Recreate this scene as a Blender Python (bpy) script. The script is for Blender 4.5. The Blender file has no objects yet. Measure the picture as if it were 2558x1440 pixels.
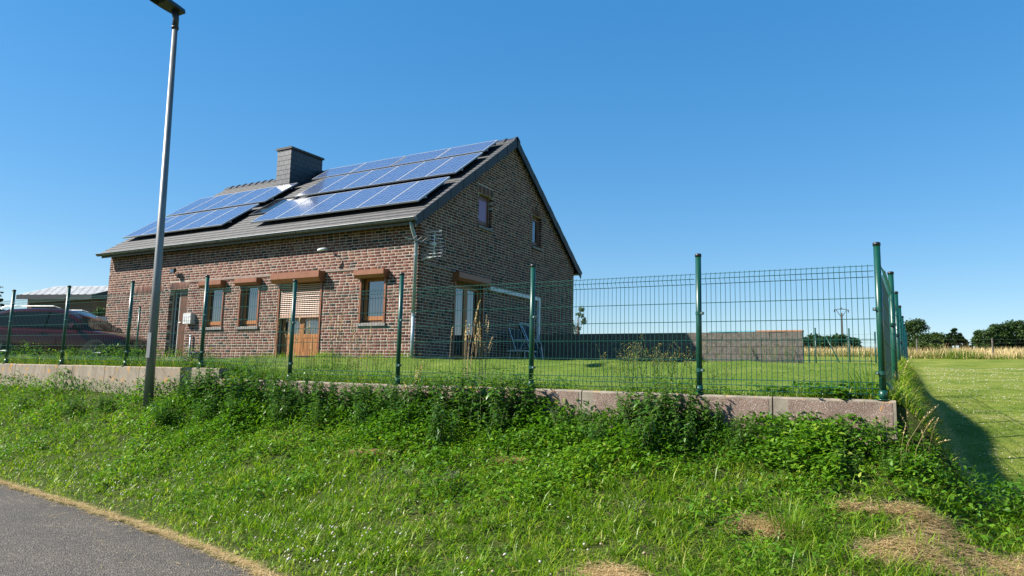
import bpy, math, random
import numpy as np
from mathutils import Vector, Matrix
random.seed(7); RNG = np.random.default_rng(11)
SC = bpy.context.scene
COL = SC.collection

# ------------------------------------------------------------------ camera
EYE = np.array([0.0, 0.0, 1.6])
PIT, ROL = math.radians(7.145), math.radians(1.311)
cp, sp = math.cos(PIT), math.sin(PIT)
_F = Vector((0, cp, sp)); _U = Vector((0, -sp, cp)); _R = Vector((1, 0, 0))
_R2 = math.cos(ROL)*_R + math.sin(ROL)*_U; _U2 = -math.sin(ROL)*_R + math.cos(ROL)*_U
cam = bpy.data.cameras.new('camera'); co = bpy.data.objects.new('camera', cam); COL.objects.link(co)
cam.sensor_width = 36; cam.lens = 1740.9/2558*36
cam.clip_start = 0.05; cam.clip_end = 5000
M = Matrix.Identity(4)
for i in range(3):
    M[i][0], M[i][1], M[i][2], M[i][3] = _R2[i], _U2[i], -_F[i], EYE[i]
co.matrix_world = M
SC.camera = co

# ------------------------------------------------------------------ sky, sun, exposure
SUN_TO = Vector((-0.990, -0.137, 0)).normalized()
SUN_EL = math.radians(38)
wd = bpy.data.worlds.new('World'); SC.world = wd; wd.use_nodes = True
nt = wd.node_tree; bg = nt.nodes['Background']
sky = nt.nodes.new('ShaderNodeTexSky'); sky.sky_type = 'NISHITA'; sky.sun_disc = False
sky.sun_elevation = SUN_EL; sky.sun_rotation = math.atan2(SUN_TO.x, SUN_TO.y)
sky.altitude = 0; sky.air_density = 1.0; sky.dust_density = 0.15; sky.ozone_density = 3.6
gm = nt.nodes.new('ShaderNodeGamma'); gm.inputs[1].default_value = 0.50
hs = nt.nodes.new('ShaderNodeHueSaturation'); hs.inputs['Saturation'].default_value = 1.95; hs.inputs['Value'].default_value = 1.36
tn = nt.nodes.new('ShaderNodeMix'); tn.data_type = 'RGBA'; tn.blend_type = 'MULTIPLY'; tn.inputs[0].default_value = 1.0; tn.inputs[7].default_value = (.90, .955, 1.03, 1)
nt.links.new(sky.outputs[0], gm.inputs[0]); nt.links.new(gm.outputs[0], hs.inputs['Color']); nt.links.new(hs.outputs[0], tn.inputs[6])
nt.links.new(tn.outputs[2], bg.inputs[0]); bg.inputs[1].default_value = 0.12
sun = bpy.data.lights.new('sun', 'SUN'); so = bpy.data.objects.new('sun', sun); COL.objects.link(so)
sun.energy = 5.0; sun.angle = math.radians(0.53); sun.color = (1.0, 0.94, 0.84)
sdir = Vector((SUN_TO.x*math.cos(SUN_EL), SUN_TO.y*math.cos(SUN_EL), math.sin(SUN_EL)))
so.rotation_euler = sdir.to_track_quat('Z', 'Y').to_euler(); so.location = (-20, -3, 20)
SC.view_settings.view_transform = 'Standard'; SC.view_settings.look = 'None'
SC.view_settings.exposure = 1.15; SC.view_settings.gamma = 1.0
SC.view_settings.use_curve_mapping = False

# ------------------------------------------------------------------ materials
def _new(name):
    m = bpy.data.materials.new(name); m.use_nodes = True
    t = m.node_tree; b = t.nodes['Principled BSDF']; return m, t, b
def N(t, kind, **kw):
    n = t.nodes.new(kind)
    for k, v in kw.items():
        if k in n.inputs: n.inputs[k].default_value = v
        else: setattr(n, k, v)
    return n
def ramp(t, stops):
    r = t.nodes.new('ShaderNodeValToRGB'); e = r.color_ramp.elements
    while len(e) < len(stops): e.new(0.5)
    for i, (p, c) in enumerate(stops):
        e[i].position = p; e[i].color = (c[0], c[1], c[2], 1)
    return r
def mixc(t, fac, a, b, mode='MIX'):
    m = t.nodes.new('ShaderNodeMix'); m.data_type = 'RGBA'; m.blend_type = mode
    for s, v in ((0, fac), (6, a), (7, b)):
        if hasattr(v, 'is_output'): t.links.new(v, m.inputs[s])
        elif s == 0: m.inputs[0].default_value = v
        else: m.inputs[s].default_value = (v[0], v[1], v[2], 1)
    return m.outputs[2]
def coord(t, out='Object', scale=None):
    tc = t.nodes.new('ShaderNodeTexCoord'); o = tc.outputs[out]
    if scale:
        mp = t.nodes.new('ShaderNodeMapping'); mp.inputs['Scale'].default_value = scale
        t.links.new(o, mp.inputs[0]); o = mp.outputs[0]
    return o
def noise(t, vec, scale, detail=4, rough=.55):
    n = N(t, 'ShaderNodeTexNoise', Scale=scale, Detail=detail, Roughness=rough)
    if vec is not None: t.links.new(vec, n.inputs['Vector'])
    return n.outputs[0]
def bump(t, b, h, strength=.3, dist=.01):
    n = N(t, 'ShaderNodeBump', Strength=strength, Distance=dist)
    t.links.new(h, n.inputs['Height']); t.links.new(n.outputs[0], b.inputs['Normal'])
def pbr(name, col, rough=.6, metal=0., var=.25, scale=9., bmp=0., spec=.5, space='Object', stretch=None, coat=0.):
    col = [c*.80 for c in col]
    m, t, b = _new(name)
    v = coord(t, space, stretch)
    n = noise(t, v, scale, 5, .6)
    lo = [c*(1-var) for c in col]; hi = [min(1, c*(1+var)) for c in col]
    r = ramp(t, [(.3, lo), (.7, hi)]); t.links.new(n, r.inputs[0]); t.links.new(r.outputs[0], b.inputs['Base Color'])
    rr = N(t, 'ShaderNodeMapRange'); rr.inputs[3].default_value = max(0, rough-.08); rr.inputs[4].default_value = min(1, rough+.08)
    t.links.new(n, rr.inputs[0]); t.links.new(rr.outputs[0], b.inputs['Roughness'])
    b.inputs['Metallic'].default_value = metal; b.inputs['Specular IOR Level'].default_value = spec
    b.inputs['Coat Weight'].default_value = coat
    if bmp: bump(t, b, noise(t, v, scale*4, 5, .6), bmp, .01)
    return m
def attr(t, name='tint'):
    a = t.nodes.new('ShaderNodeAttribute'); a.attribute_name = name; return a
def leafmat(name, stops, rough=.5, transl=.35, tcol=(1.25, 1.35, .6), spec=.25):
    m, t, b = _new(name)
    a = attr(t); r = ramp(t, stops); t.links.new(a.outputs['Fac'], r.inputs[0])
    t.links.new(r.outputs[0], b.inputs['Base Color']); b.inputs['Roughness'].default_value = rough
    b.inputs['Specular IOR Level'].default_value = spec
    tr = t.nodes.new('ShaderNodeBsdfTranslucent'); t.links.new(mixc(t, 1.0, r.outputs[0], tcol, 'MULTIPLY'), tr.inputs[0])
    mx = t.nodes.new('ShaderNodeMixShader'); mx.inputs[0].default_value = transl
    t.links.new(b.outputs[0], mx.inputs[1]); t.links.new(tr.outputs[0], mx.inputs[2])
    t.links.new(mx.outputs[0], t.nodes['Material Output'].inputs[0])
    return m

def brickmat():
    m, t, b = _new('brick')
    a = attr(t, 'tint')
    r = ramp(t, [(0, (0.01776, 0.0148, 0.01554)), (.14, (0.03552, 0.02664, 0.02516)), (.17, (0.074, 0.02516, 0.01924)), (.5, (0.111, 0.03848, 0.02812)), (.78, (0.1406, 0.0518, 0.03626)), (.9, (0.1591, 0.0703, 0.04884)), (1, (0.1739, 0.0999, 0.0703))])
    t.links.new(a.outputs['Fac'], r.inputs[0])
    v = coord(t, 'Object')
    n1 = noise(t, v, 26, 6, .7); n2 = noise(t, v, 90, 4, .6)
    rr = ramp(t, [(.28, (.5, .5, .52)), (.5, (1, 1, 1)), (.76, (1.35, 1.28, 1.2))]); t.links.new(n1, rr.inputs[0])
    c = mixc(t, .9, r.outputs[0], rr.outputs[0], 'MULTIPLY')
    # pale mortar smear
    sm = ramp(t, [(.64, (0, 0, 0)), (.78, (.4, .4, .4))]); t.links.new(noise(t, v, 11, 6, .7), sm.inputs[0])
    c = mixc(t, sm.outputs[0], c, (.30, .25, .20))
    t.links.new(c, b.inputs['Base Color']); b.inputs['Roughness'].default_value = .88; b.inputs['Specular IOR Level'].default_value = .25
    bump(t, b, n2, .5, .012)
    return m
MAT = {}
def build_materials():
    A = MAT
    A['brick'] = brickmat()
    A['mortar'] = pbr('mortar', (.47, .41, .345), .95, var=.22, scale=7, bmp=.5, spec=.1)
    A['slate'] = pbr('roof_slate', (.026, .029, .035), .62, var=.3, scale=3.5, bmp=.15, spec=.35)
    A['slate_trim'] = pbr('slate_trim', (.014, .017, .024), .55, var=.25, scale=6, bmp=.1)
    A['chim_slate'] = pbr('chimney_slate', (.042, .047, .056), .45, var=.25, scale=5, bmp=.1)
    A['ridge'] = pbr('ridge_tile', (.045, .05, .06), .45, var=.3, scale=8)
    A['zinc'] = pbr('zinc', (.12, .135, .145), .5, metal=.45, var=.2, scale=5)
    A['zinc_pipe'] = pbr('zinc_pipe', (.30, .37, .40), .45, metal=.3, var=.15, scale=5)
    A['wood'] = pbr('stained_wood', (.36, .135, .03), .5, var=.28, scale=4, stretch=(14, 14, 1.4), bmp=.1)
    A['wood_dark'] = pbr('brown_frame', (.13, .05, .022), .45, var=.25, scale=5)
    A['roller'] = pbr('roller_aluminium', (.26, .095, .042), .42, var=.12, scale=4)
    A['cap'] = pbr('chimney_cap', (.07, .068, .062), .8, var=.3, scale=12, bmp=.3)
    A['roller_slat'] = pbr('roller_slat', (.50, .30, .22), .5, var=.12, scale=4)
    A['white'] = pbr('white_pvc', (.72, .74, .76), .45, var=.08, scale=4)
    A['offwhite'] = pbr('offwhite_paint', (.62, .62, .60), .5, var=.12, scale=5)
    A['black'] = pbr('black_plastic', (.015, .016, .018), .45, var=.3, scale=8)
    A['dark'] = pbr('dark_backing', (.012, .011, .010), .9, var=.3, scale=3)
    A['stone'] = pbr('bluestone', (.20, .20, .19), .7, var=.3, scale=9, bmp=.2)
    A['curtain'] = pbr('curtain', (.55, .55, .58), .9, var=.12, scale=3)
    A['pink'] = pbr('pink_cloth', (.62, .42, .46), .9, var=.15, scale=20)
    A['purple'] = pbr('purple_plastic', (.13, .03, .42), .4, var=.1, scale=4)
    A['lilac'] = pbr('lilac_sheet', (.34, .24, .46), .8, var=.06, scale=2)
    A['green_metal'] = pbr('green_powder_coat', (.004, .068, .044), .36, var=.12, scale=6, coat=.2)
    A['green_wire'] = pbr('green_wire_coat', (.012, .095, .065), .33, var=.1, scale=6)
    A['galv'] = pbr('galvanised', (.23, .235, .235), .5, metal=.5, var=.16, scale=4, stretch=(6, 6, 1))
    A['lamp_head'] = pbr('lamp_housing', (.03, .032, .036), .45, var=.2, scale=5)
    A['alu'] = pbr('aluminium', (.66, .67, .68), .35, metal=.6, var=.1, scale=5)
    A['bolt'] = pbr('bolt', (.5, .52, .5), .35, metal=.7, var=.1)
    A['cable'] = pbr('cable', (.36, .38, .38), .6, var=.1)
    A['conduit'] = pbr('brown_strip', (.24, .17, .13), .6, var=.15)
    # glass
    m, t, b = _new('window_glass'); b.inputs['Base Color'].default_value = (.012, .014, .016, 1); b.inputs['Roughness'].default_value = .02
    b.inputs['Specular IOR Level'].default_value = 1.0; b.inputs['IOR'].default_value = 1.9
    bump(t, b, noise(t, coord(t, 'Object'), 1.3, 1), .04, .02); A['glass'] = m
    m, t, b = _new('clear_glass'); b.inputs['Base Color'].default_value = (.9, .93, .93, 1); b.inputs['Roughness'].default_value = .02
    b.inputs['Transmission Weight'].default_value = .0; b.inputs['IOR'].default_value = 1.55
    tr = t.nodes.new('ShaderNodeBsdfTransparent'); tr.inputs[0].default_value = (.75, .80, .78, 1)
    gl = t.nodes.new('ShaderNodeBsdfGlossy'); gl.inputs['Roughness'].default_value = .02
    fr = t.nodes.new('ShaderNodeFresnel'); fr.inputs[0].default_value = 1.7
    mx = t.nodes.new('ShaderNodeMixShader'); t.links.new(fr.outputs[0], mx.inputs[0]); t.links.new(tr.outputs[0], mx.inputs[1]); t.links.new(gl.outputs[0], mx.inputs[2])
    t.links.new(mx.outputs[0], t.nodes['Material Output'].inputs[0]); A['clear'] = m
    # solar cells : printed cells under glass
    m, t, b = _new('solar_cells')
    v = coord(t, 'Object')
    bt = N(t, 'ShaderNodeTexBrick', Scale=1.0); bt.offset = 0.0; bt.inputs['Mortar Size'].default_value = .0045; bt.inputs['Mortar Smooth'].default_value = .1
    bt.inputs['Brick Width'].default_value = .158; bt.inputs['Row Height'].default_value = .158; bt.inputs['Bias'].default_value = 0
    bt.inputs['Color1'].default_value = (.036, .060, .14, 1); bt.inputs['Color2'].default_value = (.045, .072, .165, 1); bt.inputs['Mortar'].default_value = (.32, .36, .42, 1)
    t.links.new(v, bt.inputs['Vector'])
    wv = N(t, 'ShaderNodeTexWave', Scale=6.2, Distortion=0.0); wv.bands_direction = 'Y'; t.links.new(v, wv.inputs['Vector'])
    bus = ramp(t, [(.95, (0, 0, 0)), (.985, (.5, .5, .5))]); t.links.new(wv.outputs[0], bus.inputs[0])
    c = mixc(t, bus.outputs[0], bt.outputs[0], (.30, .34, .42))
    t.links.new(c, b.inputs['Base Color']); b.inputs['Roughness'].default_value = .2; b.inputs['Coat Weight'].default_value = .6; b.inputs['Coat Roughness'].default_value = .08
    A['cells'] = m
    # car paint
    m, t, b = _new('car_paint'); b.inputs['Base Color'].default_value = (.030, .002, .0035, 1); b.inputs['Roughness'].default_value = .10
    b.inputs['Specular IOR Level'].default_value = .3; b.inputs['Coat Weight'].default_value = .1; b.inputs['Coat Roughness'].default_value = .05; A['car'] = m
    m, t, b = _new('car_glass'); b.inputs['Base Color'].default_value = (.008, .009, .010, 1); b.inputs['Roughness'].default_value = .03; b.inputs['IOR'].default_value = 1.4; b.inputs['Specular IOR Level'].default_value = .35; A['car_glass'] = m
    A['tyre'] = pbr('tyre', (.010, .010, .010), .9, var=.2, spec=.1)
    # concrete wall face (exposed aggregate) and smooth edge
    def lichen(t, v, c, th=.585):
        li = ramp(t, [(th, (0, 0, 0)), (th+.045, (1, 1, 1))]); t.links.new(noise(t, v, 5.5, 7, .72), li.inputs[0])
        sx = t.nodes.new('ShaderNodeSeparateXYZ'); t.links.new(v, sx.inputs[0])
        mr = N(t, 'ShaderNodeMapRange'); mr.inputs[1].default_value = -.40; mr.inputs[2].default_value = -.02; t.links.new(sx.outputs[2], mr.inputs[0])
        mm = t.nodes.new('ShaderNodeMath'); mm.operation = 'MULTIPLY'; t.links.new(li.outputs[0], mm.inputs[0]); t.links.new(mr.outputs[0], mm.inputs[1])
        return mixc(t, mm.outputs[0], c, (.46, .22, .028))
    m, t, b = _new('aggregate_concrete'); v = coord(t, 'Object')
    vo = N(t, 'ShaderNodeTexVoronoi', Scale=150.0); t.links.new(v, vo.inputs['Vector'])
    pc = ramp(t, [(.0, (0.1632, 0.1067, 0.085)), (.45, (0.2256, 0.1524, 0.125)), (.90, (0.288, 0.2184, 0.185)), (.95, (0.48, 0.4572, 0.4)), (1, (0.528, 0.508, 0.44))])
    sx = t.nodes.new('ShaderNodeSeparateColor'); t.links.new(vo.outputs['Color'], sx.inputs[0]); t.links.new(sx.outputs[0], pc.inputs[0])
    dirt = ramp(t, [(.3, (.5, .47, .43)), (.65, (1.05, 1.03, 1.0))]); t.links.new(noise(t, v, 3.2, 6, .65), dirt.inputs[0])
    c = mixc(t, .85, pc.outputs[0], dirt.outputs[0], 'MULTIPLY')
    t.links.new(lichen(t, v, c, .63), b.inputs['Base Color']); b.inputs['Roughness'].default_value = .9
    bump(t, b, vo.outputs['Distance'], .5, .01); A['aggregate'] = m
    m, t, b = _new('smooth_concrete'); v = coord(t, 'Object')
    cr = ramp(t, [(.28, (0.112, 0.092, 0.068)), (.5, (0.204, 0.172, 0.132)), (.75, (0.28, 0.244, 0.196))]); t.links.new(noise(t, v, 4.5, 7, .68), cr.inputs[0])
    t.links.new(lichen(t, v, cr.outputs[0], .575), b.inputs['Base Color']); b.inputs['Roughness'].default_value = .85
    bump(t, b, noise(t, v, 60, 4), .25, .006); A['concrete'] = m
    m, t, b = _new('weathered_concrete'); v = coord(t, 'Object', (1, 1, .35)); v2 = coord(t, 'Object')
    cr = ramp(t, [(.25, (0.096, 0.076, 0.052)), (.45, (0.2, 0.164, 0.12)), (.7, (0.296, 0.252, 0.196))]); t.links.new(noise(t, v, 5, 8, .72), cr.inputs[0])
    t.links.new(lichen(t, v2, lichen(t, v, cr.outputs[0], .61), .565), b.inputs['Base Color']); b.inputs['Roughness'].default_value = .88
    bump(t, b, noise(t, v2, 60, 4), .25, .006); A['weathered'] = m
    m, t, b = _new('old_block'); v = coord(t, 'Object')
    cr = ramp(t, [(.25, (0.044, 0.0384, 0.0336)), (.55, (0.128, 0.112, 0.096)), (.80, (0.208, 0.184, 0.16))]); t.links.new(noise(t, v, 9, 8, .75), cr.inputs[0])
    t.links.new(cr.outputs[0], b.inputs['Base Color']); b.inputs['Roughness'].default_value = .95
    bump(t, b, noise(t, v, 38, 6, .7), .8, .02); A['block'] = m
    # asphalt
    m, t, b = _new('asphalt'); v = coord(t, 'Object')
    vo = N(t, 'ShaderNodeTexVoronoi', Scale=75.0); t.links.new(v, vo.inputs['Vector'])
    sx = t.nodes.new('ShaderNodeSeparateColor'); t.links.new(vo.outputs['Color'], sx.inputs[0])
    pc = ramp(t, [(0, (0.0528, 0.0448, 0.036)), (.55, (0.0976, 0.0832, 0.0664)), (.88, (0.14, 0.12, 0.096)), (1, (0.224, 0.196, 0.156))]); t.links.new(sx.outputs[0], pc.inputs[0])
    big = ramp(t, [(.3, (.72, .72, .74)), (.7, (1.15, 1.12, 1.08))]); t.links.new(noise(t, v, 1.1, 7, .65), big.inputs[0])
    c = mixc(t, 1.0, pc.outputs[0], big.outputs[0], 'MULTIPLY')
    cr = N(t, 'ShaderNodeTexVoronoi', Scale=1.1); cr.feature = 'DISTANCE_TO_EDGE'
    t.links.new(mixc(t, .12, v, N(t, 'ShaderNodeTexNoise', Scale=3.0, Detail=6.0).outputs[1]), cr.inputs['Vector'])
    ck = ramp(t, [(.0, (.45, .45, .45)), (.007, (1, 1, 1))]); t.links.new(cr.outputs['Distance'], ck.inputs[0])
    c = mixc(t, .35, c, ck.outputs[0], 'MULTIPLY')
    t.links.new(c, b.inputs['Base Color']); b.inputs['Roughness'].default_value = .86
    bump(t, b, vo.outputs['Distance'], .9, .012); A['asphalt'] = m
    # grounds
    def ground(name, stops, s1, s2, bmp=.6, stretch=None):
        m, t, b = _new(name); v = coord(t, 'Object', stretch)
        a = noise(t, v, s1, 6, .65); f = noise(t, v, s2, 5, .7)
        mx = t.nodes.new('ShaderNodeMath'); mx.operation = 'MULTIPLY_ADD'; t.links.new(a, mx.inputs[0]); mx.inputs[1].default_value = .55
        ml = t.nodes.new('ShaderNodeMath'); ml.operation = 'MULTIPLY'; t.links.new(f, ml.inputs[0]); ml.inputs[1].default_value = .45
        t.links.new(ml.outputs[0], mx.inputs[2])
        r = ramp(t, stops); t.links.new(mx.outputs[0], r.inputs[0]); t.links.new(r.outputs[0], b.inputs['Base Color'])
        b.inputs['Roughness'].default_value = .95; b.inputs['Specular IOR Level'].default_value = .1
        bump(t, b, f, bmp, .03); return m
    A['verge'] = ground('verge_soil', [(.3, (0.0255, 0.034, 0.0102)), (.52, (0.04675, 0.06375, 0.0153)), (.7, (0.102, 0.085, 0.03825))], 2.0, 40)
    A['lawn'] = ground('lawn_ground', [(.35, (0.0595, 0.1062, 0.0119)), (.5, (0.1062, 0.1615, 0.0221)), (.65, (0.17, 0.1997, 0.04675))], 1.2, 30)
    A['field'] = ground('field_ground', [(.36, (0.06375, 0.1062, 0.0102)), (.46, (0.119, 0.1615, 0.0204)), (.54, (0.1658, 0.1913, 0.0306)), (.66, (0.255, 0.2465, 0.0765))], .6, 9, 1.0)
    # leaves
    A['grass'] = leafmat('grass_blade', [(0, (0.045, 0.1125, 0.0063)), (.35, (0.117, 0.225, 0.0108)), (.7, (0.2115, 0.333, 0.0198)), (.9, (0.342, 0.405, 0.054)), (1, (0.504, 0.432, 0.171))], .4, .48, spec=.35)
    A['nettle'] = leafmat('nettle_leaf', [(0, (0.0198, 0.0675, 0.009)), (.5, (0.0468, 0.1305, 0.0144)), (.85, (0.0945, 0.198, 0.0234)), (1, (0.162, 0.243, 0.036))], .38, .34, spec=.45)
    A['herb'] = leafmat('herb_leaf', [(0, (0.036, 0.1035, 0.0072)), (.5, (0.0945, 0.2205, 0.0126)), (.9, (0.18, 0.315, 0.0216)), (1, (0.297, 0.36, 0.045))], .42, .42)
    A['dry'] = leafmat('dry_straw', [(0, (0.3699, 0.2502, 0.1034)), (.5, (0.5658, 0.4134, 0.1958)), (1, (0.7398, 0.5875, 0.3264))], .7, .25, (1.1, 1.0, .8))
    A['lawn_blade'] = leafmat('lawn_blade', [(0, (0.051, 0.1062, 0.0102)), (.5, (0.1148, 0.1913, 0.0221)), (.85, (0.1785, 0.238, 0.034)), (1, (0.306, 0.2975, 0.0935))], .5, .45)
    A['stem'] = pbr('plant_stem', (.10, .13, .035), .7, var=.25)
    A['stem_dry'] = pbr('dry_stem', (.33, .23, .12), .8, var=.25)
    A['flower'] = leafmat('pale_flower', [(0, (0.425, 0.34, 0.221)), (.5, (0.527, 0.4845, 0.374)), (1, (0.612, 0.595, 0.51))], .7, .2, (1, 1, .95))
    A['yellow'] = leafmat('yellowish_flower', [(0, (0.255, 0.255, 0.068)), (.6, (0.391, 0.34, 0.0765)), (1, (0.4675, 0.374, 0.051))], .7, .2, (1, 1, .8))
    A['tree_leaf'] = leafmat('tree_leaf', [(0, (0.01972, 0.04437, 0.01479)), (.5, (0.0419, 0.08134, 0.02218)), (1, (0.09244, 0.1417, 0.03697))], .6, .22)
    A['tree_light'] = leafmat('light_tree_leaf', [(0, (0.02975, 0.0595, 0.01105)), (.5, (0.068, 0.1105, 0.0187)), (1, (0.1275, 0.17, 0.034))], .6, .28)
    A['conifer'] = leafmat('conifer_leaf', [(0, (0.01233, 0.03451, 0.01233)), (.6, (0.03081, 0.06162, 0.01849)), (1, (0.06779, 0.1048, 0.02712))], .6, .15)
    A['bark'] = pbr('bark', (.10, .075, .055), .9, var=.3, scale=14, bmp=.5)
    A['wood_pole'] = pbr('wood_pole', (.13, .115, .10), .85, var=.25, scale=9)
    A['garage_brick'] = pbr('garage_brick', (.17, .085, .06), .9, var=.4, scale=14)
    A['fabric'] = pbr('dark_fabric', (.022, .024, .03), .85, var=.2, scale=20)
    A['cyan'] = pbr('cyan_sheet', (.16, .42, .52), .55, var=.12)
    A['terracotta'] = pbr('terracotta', (.42, .20, .11), .8, var=.2)
build_materials()

# ------------------------------------------------------------------ mesh helpers
class MB:
    def __init__(s): s.v = []; s.f = []; s.mi = []
    def add(s, vs, fs, mi=0):
        o = len(s.v); s.v += [tuple(map(float, q)) for q in vs]; s.f += [tuple(i+o for i in f) for f in fs]; s.mi += [mi]*len(fs); return s
    def box(s, x0, x1, y0, y1, z0, z1, mi=0):
        vs = [(x0,y0,z0),(x1,y0,z0),(x1,y1,z0),(x0,y1,z0),(x0,y0,z1),(x1,y0,z1),(x1,y1,z1),(x0,y1,z1)]
        return s.add(vs, [(0,3,2,1),(4,5,6,7),(0,1,5,4),(1,2,6,5),(2,3,7,6),(3,0,4,7)], mi)
    def bbox(s, x0, x1, y0, y1, z0, z1, c=.01, mi=0):
        # box with chamfered vertical and top edges along x
        pr = [(y0,z0),(y1,z0),(y1,z1-c),(y1-c,z1),(y0+c,z1),(y0,z1-c)]
        return s.prism([(x0, y, z) for y, z in pr], [(x1, y, z) for y, z in pr], mi)
    def prism(s, A, B, mi=0):
        n = len(A); vs = list(A)+list(B)
        fs = [tuple(range(n))[::-1], tuple(range(n, 2*n))]+[(i, (i+1) % n, n+(i+1) % n, n+i) for i in range(n)]
        return s.add(vs, fs, mi)
    def tube(s, pts, r, k=8, mi=0, cap=True):
        pts = [Vector(q) for q in pts]; rs = r if isinstance(r, (list, tuple)) else [r]*len(pts)
        rings = []; up = Vector((0, 0, 1)); prev = None
        for i, q in enumerate(pts):
            t = (pts[min(i+1, len(pts)-1)]-pts[max(i-1, 0)]).normalized()
            a = t.cross(up if abs(t.z) < .95 else Vector((1, 0, 0)))
            if prev is not None:
                a = prev - t*prev.dot(t)
            a.normalize(); prev = a; b = t.cross(a)
            rings.append([q+a*math.cos(2*math.pi*j/k)*rs[i]+b*math.sin(2*math.pi*j/k)*rs[i] for j in range(k)])
        vs = [p for g in rings for p in g]; fs = []
        for i in range(len(pts)-1):
            for j in range(k):
                j2 = (j+1) % k; fs.append((i*k+j, i*k+j2, (i+1)*k+j2, (i+1)*k+j))
        if cap: fs.append(tuple(range(k))[::-1]); fs.append(tuple(range((len(pts)-1)*k, len(pts)*k)))
        return s.add(vs, fs, mi)
    def mesh(s, name, mats, smooth=False):
        me = bpy.data.meshes.new(name); me.from_pydata(s.v, [], s.f)
        for m in (mats if isinstance(mats, (list, tuple)) else [mats]): me.materials.append(MAT[m] if isinstance(m, str) else m)
        if len(me.materials) > 1: me.polygons.foreach_set('material_index', s.mi)
        if smooth: me.polygons.foreach_set('use_smooth', [True]*len(me.polygons))
        me.update(); return me
    def build(s, name, mats, parent=None, smooth=False, loc=None, rot=None):
        return link(name, s.mesh(name, mats, smooth), parent, loc, rot)
def link(name, me, parent=None, loc=None, rot=None):
    o = bpy.data.objects.new(name, me); COL.objects.link(o)
    if parent is not None: o.parent = parent
    if loc is not None: o.location = loc
    if rot is not None: o.rotation_euler = rot
    return o
def tag(o, label, cat, group=None):
    o['label'] = label; o['category'] = cat
    if group: o['group'] = group
    return o
def struct(o): o['kind'] = 'structure'; return o
def stuff(o): o['kind'] = 'stuff'; return o
def empty(name, loc, rz, label, cat, group=None):
    o = bpy.data.objects.new(name, None); COL.objects.link(o); o.location = loc; o.rotation_euler = (0, 0, rz)
    o.empty_display_size = .2
    return tag(o, label, cat, group)
def copy_tree(o, parent=None):
    c = o.copy(); COL.objects.link(c); c.parent = parent
    for ch in list(o.children): copy_tree(ch, c)
    return c
def smoothstep(x): x = np.clip(x, 0, 1); return x*x*(3-2*x)
def raw_mesh(name, V, F, mat, tint=None):
    V = np.asarray(V, np.float32); F = np.asarray(F, np.int32); k = F.shape[1]
    me = bpy.data.meshes.new(name); me.vertices.add(len(V)); me.vertices.foreach_set('co', V.ravel())
    me.loops.add(F.size); me.loops.foreach_set('vertex_index', F.ravel())
    me.polygons.add(len(F)); me.polygons.foreach_set('loop_start', np.arange(0, F.size, k, dtype=np.int32))
    if tint is not None:
        a = me.attributes.new('tint', 'FLOAT', 'POINT'); a.data.foreach_set('value', np.asarray(tint, np.float32))
    me.materials.append(MAT[mat] if isinstance(mat, str) else mat)
    me.update(calc_edges=True); me.validate(); return me
def rots(yaw, pitch, roll):
    cy, sy = np.cos(yaw), np.sin(yaw); cx, sx = np.cos(pitch), np.sin(pitch); cr, sr = np.cos(roll), np.sin(roll)
    o = np.zeros_like(yaw); i = np.ones_like(yaw)
    def m(*r): return np.stack([np.stack(q, -1) for q in r], -2)
    Rz = m((cy, -sy, o), (sy, cy, o), (o, o, i)); Rx = m((i, o, o), (o, cx, -sx), (o, sx, cx)); Ry = m((cr, o, sr), (o, i, o), (-sr, o, cr))
    return Rz @ Rx @ Ry
def bulk(tv, tf, pos, rot, scale):
    tv = np.asarray(tv, float); tf = np.asarray(tf, int); n = len(pos)
    sc = np.asarray(scale, float)
    if sc.ndim == 1: sc = sc[:, None]
    L = tv[None]*sc[:, None, :]
    V = np.einsum('nij,nkj->nki', rot, L)+np.asarray(pos)[:, None, :]
    F = tf[None]+(np.arange(n)*len(tv))[:, None, None]
    return V.reshape(-1, 3), F.reshape(-1, tf.shape[1])
# blade: stands along z, bends along +y
BL_V = [(-.5, 0, 0), (.5, 0, 0), (-.42, .14, .5), (.42, .14, .5), (-.25, .40, .82), (.25, .40, .82), (0, .72, .98)]
BL_F = [(0, 1, 3), (0, 3, 2), (2, 3, 5), (2, 5, 4), (4, 5, 6)]
BS_V = [(-.5, 0, 0), (.5, 0, 0), (0, .35, 1)]; BS_F = [(0, 1, 2)]
# leaf: grows along +y from origin, folded, droops
LF_V = [(0, 0, 0), (-.24, .30, .06), (0, .33, 0), (.24, .30, .06), (-.16, .68, .02), (0, .70, -.05), (.16, .68, .02), (0, 1, -.16)]
LF_F = [(0, 2, 1), (0, 3, 2), (1, 2, 5), (1, 5, 4), (2, 3, 6), (2, 6, 5), (4, 5, 7), (5, 6, 7)]
LQ_V = [(0, 0, 0), (-.28, .45, .07), (.28, .45, .07), (0, 1, -.1)]; LQ_F = [(0, 2, 1), (1, 2, 3)]

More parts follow.
